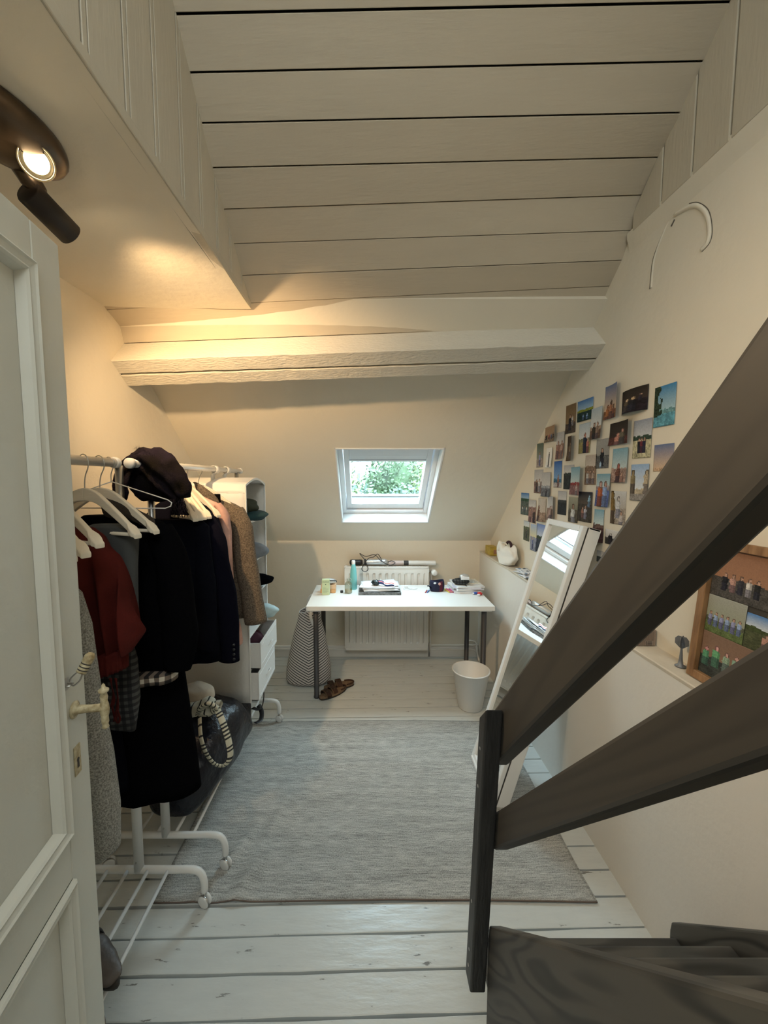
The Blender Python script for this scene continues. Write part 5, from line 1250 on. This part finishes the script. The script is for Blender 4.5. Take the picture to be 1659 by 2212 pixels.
# ------------------------------------------------------------------ pictures: painted cell by cell
def pic(nx, ny, kind, seed):
    r = random.Random(seed)
    def jit(c, a=.05): f = 1 + r.uniform(-a, a) * 2; return tuple(max(0, min(1, q * f)) for q in c)
    sky, mid, gnd, ppl, hor = kind['sky'], kind.get('mid', kind['gnd']), kind['gnd'], kind.get('ppl', []), kind.get('hor', .5)
    g = []
    for j in range(ny):       # j=0 bottom
        v = (j + .5) / ny; row = []
        for i in range(nx):
            u = (i + .5) / nx
            nzv = noise.noise(Vector((u * 7 + seed, v * 7, seed)))
            if v > hor + .04 * nzv: 
                t_ = (v - hor) / (1 - hor + 1e-6); c = tuple(lerp(sky[1][q], sky[0][q], t_) for q in range(3)); c = jit(c, .03)
            elif v > hor - .12: c = jit(tuple(q * (1 + .5 * nzv) for q in mid), .15)
            else: c = jit(tuple(q * (1 + .5 * nzv) for q in gnd), .15)
            if kind.get('tree') and u < .28 + .25 * nzv and v > .25: c = jit((.03, .05, .03), .3)
            for (pu, pv, s, bc, hc) in ppl:
                dx = (u - pu) / s; dy = (v - pv) / s * ny / nx
                wb = .30 if dy < .12 else .30 * max(0, 1 - ((dy - .12) / .24) ** 2) ** .5
                if abs(dx + .03 * math.sin(dy * 9 + pu * 20)) < wb and -1.2 < dy < .36: c = jit(tuple(q * (1.0 - .35 * (dx > .1)) for q in (bc if dy > -.35 else (bc[0] * .35 + .02, bc[1] * .35 + .02, bc[2] * .4 + .03))), .12)
                hx = dx - .03; hy = dy - .50
                if (hx / .19) ** 2 + (hy / .25) ** 2 < 1: c = jit(tuple(q * .28 for q in hc), .1)
                if (hx / .12) ** 2 + ((hy + .03) / .19) ** 2 < 1: c = jit(hc, .08)
            row.append(c)
        g.append(row)
    return g
SK = (.50, .32, .24); W1 = (.62, .60, .57); BK = (.02, .02, .025)
BLUE = ((.07, .20, .48), (.35, .50, .65)); PALE = ((.45, .52, .58), (.70, .70, .68)); GREY = ((.42, .42, .43), (.60, .59, .57)); NIGHT = ((.03, .025, .02), (.05, .035, .03))
BROWN = ((.20, .13, .07), (.28, .19, .10)); DUSK = ((.13, .18, .32), (.62, .46, .32)); TEAL = ((.20, .38, .48), (.52, .62, .62))
def K(sky, gnd, hor=.45, mid=None, ppl=(), **k): return dict(sky=sky, gnd=gnd, hor=hor, mid=mid or gnd, ppl=list(ppl), **k)
def grp(n, s=.34, pv=.36, cs=(BK, (.35, .1, .1), (.1, .15, .3)), hc=SK, u0=.25, u1=.75): return [(lerp(u0, u1, k / max(1, n - 1)) if n > 1 else .5, pv, s, cs[k % len(cs)], hc) for k in range(n)]
PH = [
 ((2.559, 2.394, 1.907, 2.004), K(((.36, .24, .15), (.40, .28, .18)), (.20, .16, .12), .3, ppl=grp(4, .26, .4, u0=.15, u1=.85)), 'curled brown print of a group, at the upper left of the photo wall', 2),
 ((2.299, 2.190, 1.933, 2.092), K(BROWN, (.08, .06, .05), .35, ppl=[(.45, .45, .42, BK, SK), (.7, .5, .3, W1, SK)]), 'tall brown woodland print with dark figures near the top left', 0),
 ((2.172, 2.024, 1.981, 2.090), K(BLUE, (.015, .04, .04), .55, mid=(.25, .28, .04), ppl=[(.4, .22, .18, (.25, .4, .7), (.5, .6, .8)), (.65, .22, .18, (.25, .4, .7), (.5, .6, .8))]), 'square blue sky and lake shore print near the top', 0),
 ((2.033, 1.935, 1.874, 2.028), K(PALE, (.15, .09, .06), .40, mid=(.35, .25, .18), ppl=grp(2, .48, .30, ((.05, .04, .03), (.3, .2, .15)), u0=.35, u1=.65)), 'print of two people in front of a lake, right below the blue square one', 1),
 ((1.926, 1.809, 1.956, 2.112), K(DUSK, (.20, .10, .05), .25, ppl=[(.25, .20, .45, (.42, .17, .07), (.35, .15, .08)), (.5, .32, .45, (.40, .18, .10), (.12, .07, .05)), (.75, .22, .38, (.22, .09, .06), (.15, .08, .05))]), 'sunset print of four people in silhouette at the top', 2),
 ((1.794, 1.630, 1.957, 2.059), K(NIGHT, (.02, .015, .02), .5, ppl=[(.36, .40, .40, (.12, .09, .06), (.62, .45, .30)), (.6, .42, .42, BK, (.65, .46, .28)), (.82, .6, .2, (.05, .04, .05), SK)]), 'dark party print of two people at the top', 3),
 ((1.591, 1.483, 1.877, 2.032), K(((.05, .22, .44), (.38, .55, .62)), (.12, .33, .42), .42, mid=(.15, .30, .32), tree=True), 'largest print, blue lake with a dark tree, topmost at the right', 0),
 ((2.395, 2.299, 1.794, 1.952), K(GREY, (.30, .16, .12), .55, ppl=grp(2, .5, .42, ((.35, .2, .16), (.5, .36, .3)))), 'greyish print of two close people, below the curled brown one', 1),
 ((2.268, 2.190, 1.777, 1.917), K(((.07, .045, .03), (.06, .04, .03)), (.12, .08, .05), .6, ppl=[(.5, .5, .5, (.30, .22, .16), (.4, .28, .2))]), 'narrow dark brown print bent away from the wall', 2),
 ((2.147, 2.038, 1.811, 1.967), K(PALE, (.28, .24, .10), .50, mid=(.2, .2, .12), ppl=[(.55, .42, .5, (.02, .03, .06), (.45, .2, .14)), (.8, .30, .4, (.5, .2, .15), SK)], tree=False), 'light print with a dark pole and two people', 0),
 ((2.672, 2.578, 1.755, 1.912), K(((.10, .14, .11), (.25, .28, .25)), (.35, .30, .28), .35, ppl=[(.5, .42, .45, (.35, .38, .6), SK)]), 'narrow print of a person in lilac at the far left edge', 0),
 ((2.524, 2.442, 1.749, 1.871), K(((.85, .84, .80), (.85, .84, .80)), (.80, .79, .76), .12, ppl=[(.5, .62, .34, BK, (.05, .05, .05)), (.5, .30, .34, BK, (.05, .05, .05))]), 'white print with a black and white photo-booth strip', 1),
 ((1.980, 1.875, 1.727, 1.869), K(((.36, .35, .33), (.30, .29, .27)), (.12, .12, .12), .45, ppl=[(.48, .45, .48, BK, SK), (.38, .12, .25, (.45, .6, .75), (.4, .55, .7))]), 'print of a person in black and jeans on rocky ground', 0),
 ((1.874, 1.717, 1.830, 1.932), K(NIGHT, (.10, .04, .035), .35, ppl=[(.42, .28, .5, (.55, .26, .2), (.60, .30, .24)), (.66, .42, .5, (.16, .14, .10), (.58, .32, .25))]), 'dark night print of two smiling people cheek to cheek', 2),
 ((1.706, 1.598, 1.762, 1.920), K(((.30, .33, .40), (.55, .57, .60)), (.48, .45, .30), .58, mid=(.04, .07, .05), ppl=grp(3, .30, .38, (BK, (.14, .03, .04), (.03, .03, .06)), u0=.35, u1=.65)), 'print of three people on a meadow under grey clouds', 0),
 ((1.840, 1.730, 1.659, 1.813), K(TEAL, (.35, .24, .20), .42, ppl=[(.45, .30, .5, (.16, .07, .05), (.45, .15, .12)), (.72, .10, .45, (.3, .18, .15), SK)]), 'print of two people under a teal sky', 1),
 ((2.075, 1.974, 1.646, 1.798), K(((.48, .40, .33), (.60, .52, .44)), (.25, .17, .12), .62, ppl=grp(3, .36, .32, (W1, (.3, .2, .15), (.45, .36, .3)))), 'beige print of several people beside the rocky one', 0),
 ((2.419, 2.323, 1.626, 1.783), K(((.04, .12, .38), (.22, .38, .60)), (.40, .38, .38), .32, mid=(.05, .14, .22), ppl=[(.6, .30, .36, (.35, .16, .1), SK)]), 'deep blue sky print with one bather', 0),
 ((2.294, 2.184, 1.617, 1.755), K(GREY, (.03, .035, .035), .68, mid=(.04, .05, .045)), 'dark grey hill print overlapped by the red and blue one', 0),
 ((2.211, 2.083, 1.589, 1.741), K(TEAL, (.22, .12, .12), .45, mid=(.25, .05, .05), ppl=[(.62, .25, .35, (.5, .4, .38), SK)]), 'teal sky print with a red roof, overlapping its neighbour', 2),
 ((2.703, 2.568, 1.582, 1.739), K(GREY, (.22, .15, .13), .5, ppl=[(.6, .40, .42, W1, SK), (.3, .38, .4, (.1, .08, .08), SK)]), 'grey print of people in white near the left edge', 0),
 ((2.582, 2.452, 1.565, 1.719), K(GREY, (.14, .15, .17), .45, mid=(.3, .32, .35), ppl=[(.62, .18, .22, BK, (.1, .1, .1))]), 'misty grey mountain print beside the people in white', 1),
 ((1.961, 1.848, 1.541, 1.700), K(TEAL, (.10, .14, .35), .62, mid=(.3, .25, .25), ppl=[(.32, .46, .62, (.52, .14, .05), (.55, .36, .32)), (.68, .48, .58, (.30, .42, .7), (.50, .30, .24))]), 'print of two people in orange and light blue tops', 1),
 ((1.707, 1.600, 1.583, 1.736), K(((.30, .45, .68), (.70, .74, .78)), (.28, .26, .24), .32, mid=(.50, .42, .3), ppl=[(.12, .6, .5, (.28, .22, .12), (.3, .22, .12)), (.9, .6, .5, (.5, .42, .3), (.5, .42, .3))]), 'bright narrow street print cut by the stair rail', 0),
 ((1.579, 1.478, 1.704, 1.808), K(DUSK, (.55, .38, .25), .12), 'plain blue to orange dusk sky print cut by the stair rail', 0),
 ((2.922, 2.780, 1.418, 1.577), K(BLUE, (.10, .13, .12), .75, mid=(.04, .09, .06), ppl=grp(3, .2, .3, (W1, (.2, .25, .3), W1))), 'leftmost small print with blue sky and trees', 0),
 ((2.778, 2.656, 1.376, 1.533), K(GREY, (.28, .18, .16), .7, ppl=grp(2, .5, .38, ((.35, .2, .17), (.06, .05, .05)))), 'small print of a close group, second from the left in its row', 0),
 ((2.617, 2.508, 1.401, 1.552), K(((.5, .46, .40), (.5, .44, .38)), (.30, .22, .17), .4, ppl=[(.45, .38, .6, (.20, .11, .08), (.30, .17, .12))]), 'small beige print of one person curling off the wall', 3),
 ((2.491, 2.377, 1.420, 1.570), K(GREY, (.32, .22, .18), .5, ppl=[(.4, .35, .5, (.45, .32, .28), SK), (.7, .38, .5, (.12, .08, .06), SK)]), 'small print of two people right above the mirror top', 2),
 ((2.356, 2.254, 1.467, 1.606), K(GREY, (.03, .035, .04), .62, mid=(.05, .055, .055)), 'small dark treeline print with a white sky', 0),
 ((2.226, 2.127, 1.436, 1.577), K(((.35, .34, .26), (.2, .2, .15)), (.10, .09, .07), .5, ppl=[(.5, .38, .7, (.60, .62, .62), (.35, .22, .16))]), 'print of a person in a white shirt above the mirror', 0),
 ((2.123, 1.993, 1.451, 1.609), K(((.03, .03, .04), (.10, .08, .06)), (.06, .05, .04), .6, ppl=[(.55, .38, .34, (.5, .5, .55), SK), (.35, .36, .28, (.4, .2, .15), SK), (.8, .75, .3, (.3, .5, .65), (.35, .55, .7))]), 'dark dusk garden print of people in light clothes', 0),
 ((1.841, 1.734, 1.468, 1.620), K(((.62, .62, .62), (.45, .42, .38)), (.35, .30, .25), .5, ppl=[(.5, .60, .5, (.66, .66, .68), (.5, .45, .42)), (.72, .2, .4, (.55, .5, .48), SK), (.05, .6, .8, (.28, .18, .06), (.28, .18, .06))]), 'pale blurred print with a brown left border', 0),
 ((1.969, 1.889, 1.366, 1.527), K(TEAL, (.06, .03, .03), .55, mid=(.12, .08, .07), ppl=[(.4, .35, .5, (.10, .04, .05), (.2, .12, .1))]), 'curved print with pale sky beside the mirror top', 3),
 ((2.855, 2.755, 1.236, 1.378), K(PALE, (.10, .11, .08), .72, mid=(.12, .14, .09), ppl=[(.55, .42, .34, (.08, .08, .08), (.2, .15, .12))]), 'lowest left small print of green shrubs', 0),
 ((2.730, 2.629, 1.185, 1.368), K(((.40, .50, .66), (.66, .60, .36)), (.26, .27, .33), .52, ppl=[(.4, .34, .34, (.14, .16, .3), SK)]), 'small print with blue to yellow sky, left of the mirror', 0),
 ((2.637, 2.495, 1.193, 1.381), K(((.16, .25, .52), (.55, .60, .68)), (.04, .05, .07), .58, mid=(.04, .06, .04), ppl=[(.5, .25, .3, (.08, .09, .14), (.15, .12, .12))]), 'small blue sky print touching the mirror frame', 1),
 ((1.871, 1.771, 1.368, 1.438), K(((.70, .70, .70), (.6, .6, .6)), (.05, .05, .05), .45, ppl=[(.4, .5, .5, BK, (.6, .6, .6))]), 'black and white print peeking out under the stair rail', 0),
 ((1.931, 1.868, 1.268, 1.325), K(GREY, (.08, .09, .09), .5), 'lowest tiny grey print by the stair rail', 0),
]
def photo_print(y0, y1, z0, z1, x, kind, label, curl, seed, nx=16, ny=24, par=None, pt=None, nm='photo_print'):
    cols = pic(nx, ny, kind, seed); P = []
    for j in range(ny + 1):
        v = j / ny; row = []
        for i in range(nx + 1):
            u = i / nx; c = 0
            if curl == 1: c = .006 * (1 - v) ** 2 + .004 * u * u
            if curl == 2: c = .020 * u ** 2.2 + .008 * (1 - v) ** 3 * (1 - u)
            if curl == 3: c = .030 * (1 - (2 * u - 1) ** 2) * (.4 + .6 * (1 - v)) 
            if pt: row.append(pt(u, v, c))
            else: row.append((x - .0018 - c, lerp(y0, y1, u), lerp(z0, z1, v)))
        P.append(row)
    return MB().grid(P, cols).build(nm, 'print', par, color=True, solid=.0006, **(dict(label=label, cat='photo', group='photos stuck on the right wall') if not par else {}))
for k, ((y0, y1, z0, z1), kind, label, curl) in enumerate(PH):
    photo_print(y0, y1, z0, z1, XR - .0009 * (k % 4), kind, label, curl, k * 3 + 1, 22, 32)

# oak framed collage leaning on the ledge
of = empty('collage_frame', (1.10, 1.0, ZL), 'oak picture frame with a collage of group photos, leaning on the ledge', 'picture frame')
fB = Vector((1.092, 0, ZL + .003)); fT = Vector((1.128, 0, ZL + .465)); fu = (fT - fB).normalized(); fo = Vector((-fu.z, 0, fu.x)); FH = (fT - fB).length
fy1 = 1.285; FWD = .66
def Fp(a, s, d_): return Vector((fB.x, fy1 - a, fB.z)) + fu * s + fo * d_
def fbox(mb, a0, a1, s0, s1, d0, d1): return mb.hexa([Fp(a0, s0, d0), Fp(a1, s0, d0), Fp(a1, s1, d0), Fp(a0, s1, d0), Fp(a0, s0, d1), Fp(a1, s0, d1), Fp(a1, s1, d1), Fp(a0, s1, d1)])
bw = .026
for a0, a1, s0, s1 in ((0, bw, 0, FH), (FWD - bw, FWD, 0, FH), (bw, FWD - bw, 0, bw), (bw, FWD - bw, FH - bw, FH)): mb = MB(); fbox(mb, a0, a1, s0, s1, -.006, .016); mb.build('frame_bar', 'oak', of, bevel=.002)
mb = MB(); fbox(mb, bw - .002, FWD - bw + .002, bw - .002, FH - bw + .002, -.005, -.002); bd = mb.build('backing', 'gap', of)
BR = ((.30, .16, .10), (.34, .18, .11)); GRN = (.10, .13, .05)
CP = [((.028, .215, .285, .438), K(BR, (.08, .075, .07), .42, ppl=grp(5, .17, .38, (BK, (.5, .3, .25), (.05, .05, .06), W1, (.03, .03, .03)), u0=.25, u1=.8))),
      ((.217, .43, .27, .438), K(((.35, .42, .5), (.55, .58, .6)), (.40, .32, .06), .62, mid=(.03, .05, .03))),
      ((.028, .158, .165, .285), K(((.35, .36, .32), (.30, .32, .24)), (.12, .16, .06), .42, mid=(.10, .11, .07), ppl=grp(6, .18, .42, ((.32, .34, .55), (.30, .40, .62)), u0=.12, u1=.88))),
      ((.160, .43, .150, .268), K(((.08, .22, .5), (.55, .62, .7)), (.07, .08, .04), .70, mid=(.06, .08, .03), ppl=[(.25, .45, .2, (.45, .25, .2), SK), (.5, .3, .25, BK, SK)])),
      ((.028, .225, .020, .165), K(((.22, .14, .10), (.26, .16, .11)), (.05, .055, .05), .45, ppl=[(.1, .5, .2, (.12, .35, .2), (.6, .3, .3)), (.28, .58, .22, (.15, .4, .2), (.65, .35, .33)), (.46, .55, .2, (.3, .42, .3), (.6, .35, .3)), (.62, .56, .2, (.25, .4, .3), (.6, .35, .3)), (.8, .42, .25, (.45, .5, .05), (.7, .38, .36))])),
      ((.227, .43, .020, .150), K(((.2, .13, .1), (.22, .14, .1)), (.07, .07, .05), .4, ppl=[(.2, .4, .35, (.40, .45, .05), (.7, .38, .34)), (.5, .4, .3, (.1, .1, .12), SK), (.8, .4, .3, (.4, .1, .1), SK)])),
      ((.43, .632, .020, .438), K(BLUE, (.1, .14, .06), .5, ppl=grp(3, .3, .35)))]
for k, ((a0, a1, s0, s1), kind) in enumerate(CP):
    photo_print(0, 0, 0, 0, 0, kind, None, 0, 200 + k, 52, 46, par=of, pt=lambda u, v, c, a0=a0, a1=a1, s0=s0, s1=s1, k=k: Fp(lerp(a0, a1, u), lerp(s0, s1, v), .0002 * (k + 1)))

# ------------------------------------------------------------------ stair: rails, post, strings and treads (n across, s up the slope)
XS = .300
du = Vector((0, -.66, .751)).normalized(); dn = Vector((0, .751, .66)).normalized()
def Sp(x, s, n_): return Vector((x, 0, 0)) + du * s + dn * n_
def sboard(mb, x0, x1, n0, n1, s0, s1, cut=None):
    return mb.hexa([Sp(x0, s0, n0), Sp(x1, s0, n0), Sp(x1, s1, n0), Sp(x0, s1, n0), Sp(x0, s0, n1), Sp(x1, s0, n1), Sp(x1, s1, n1), Sp(x0, s1, n1)])
def s_at(y, n_): return (dn.y * n_ - y) / -du.y * 1.0 if False else (y - dn.y * n_) / du.y
st = empty('loft_stair', (.62, .6, 0), 'steep dark-stained wooden loft stair with plank handrails', 'stair')
mb = MB(); sboard(mb, XS, XS + .038, 1.322, 1.417, s_at(.965, 1.417), 2.6); mb.build('upper_rail', 'stair', st, bevel=.007)
mb = MB(); sboard(mb, XS, XS + .038, 1.176, 1.240, s_at(.925, 1.24), 2.6); mb.build('lower_rail', 'stair', st, bevel=.006)
# newel post, leaning slightly with a slanted head
pb, pt_ = Vector((0, .925, .365)), Vector((0, .855, 1.165)); pu = (pt_ - pb).normalized(); px0, px1 = XS - .040, XS - .0005
mb = MB(); w2 = .024
v = []
for x, y in ((px0, -w2), (px1, -w2), (px1, w2), (px0, w2)): v.append(Vector((x, pb.y + y, pb.z)))
for x, y, dz in ((px0, -w2, .0), (px1, -w2, .0), (px1, w2, -.048), (px0, w2, -.048)): v.append(Vector((x, pt_.y + y, pt_.z + dz)))
mb.hexa(v); mb.build('newel_post', 'post', st, bevel=.004)
for z in (.42, .47, .62, .95, 1.05): 
    y = lerp(pb.y, pt_.y, (z - pb.z) / (pt_.z - pb.z)); MB().lathe([(0, 0), (.004, 0), (.0035, .001), (0, .001)], (px0 - .0002, y, z), (-1, 0, 0), 8).build('screw_head', 'steel', st)
def string(x0, x1, n0, n1, ycut, nm, m):
    # far end cut plumb down to the floor
    poly = []
    def P_(n_, y): s = s_at(y, n_); return Sp(0, s, n_)
    top_f = P_(n1, ycut); far_b = Vector((0, ycut - .02, .0))
    bot = []
    sb = -dn.z * n0 / du.z   # z=0 on lower edge
    low = Sp(0, sb, n0); low_u = Sp(0, 2.6, n0); top_u = Sp(0, 2.6, n1)
    ring_ = [top_f, Vector((0, ycut + .004, top_f.z - .03)), Vector((0, ycut, .15)), far_b, low, low_u, top_u]
    n_ = len(ring_); mb = MB()
    v = [p + Vector((x0, 0, 0)) for p in ring_] + [p + Vector((x1, 0, 0)) for p in ring_]
    mb.add(v, [tuple(range(n_)), tuple(range(2 * n_ - 1, n_ - 1, -1))] + [(k, n_ + k, n_ + (k + 1) % n_, (k + 1) % n_) for k in range(n_)])
    return mb.build(nm, m, st, bevel=.005)
string(XS, XS + .035, .72, 1.043, .892, 'string_board', 'stair2')
string(.945, .98, .72, 1.036, 1.12, 'string_board', 'stair2')
for k in range(1, 13):
    z = .085 + .19 * k; yn = (1.005 - .66 * z) / .751
    if yn < -1.1: break
    MB().box((XS + .035, yn - .15, z - .032), (.945, yn, z)).build('tread', 'stair2', st, bevel=.006)
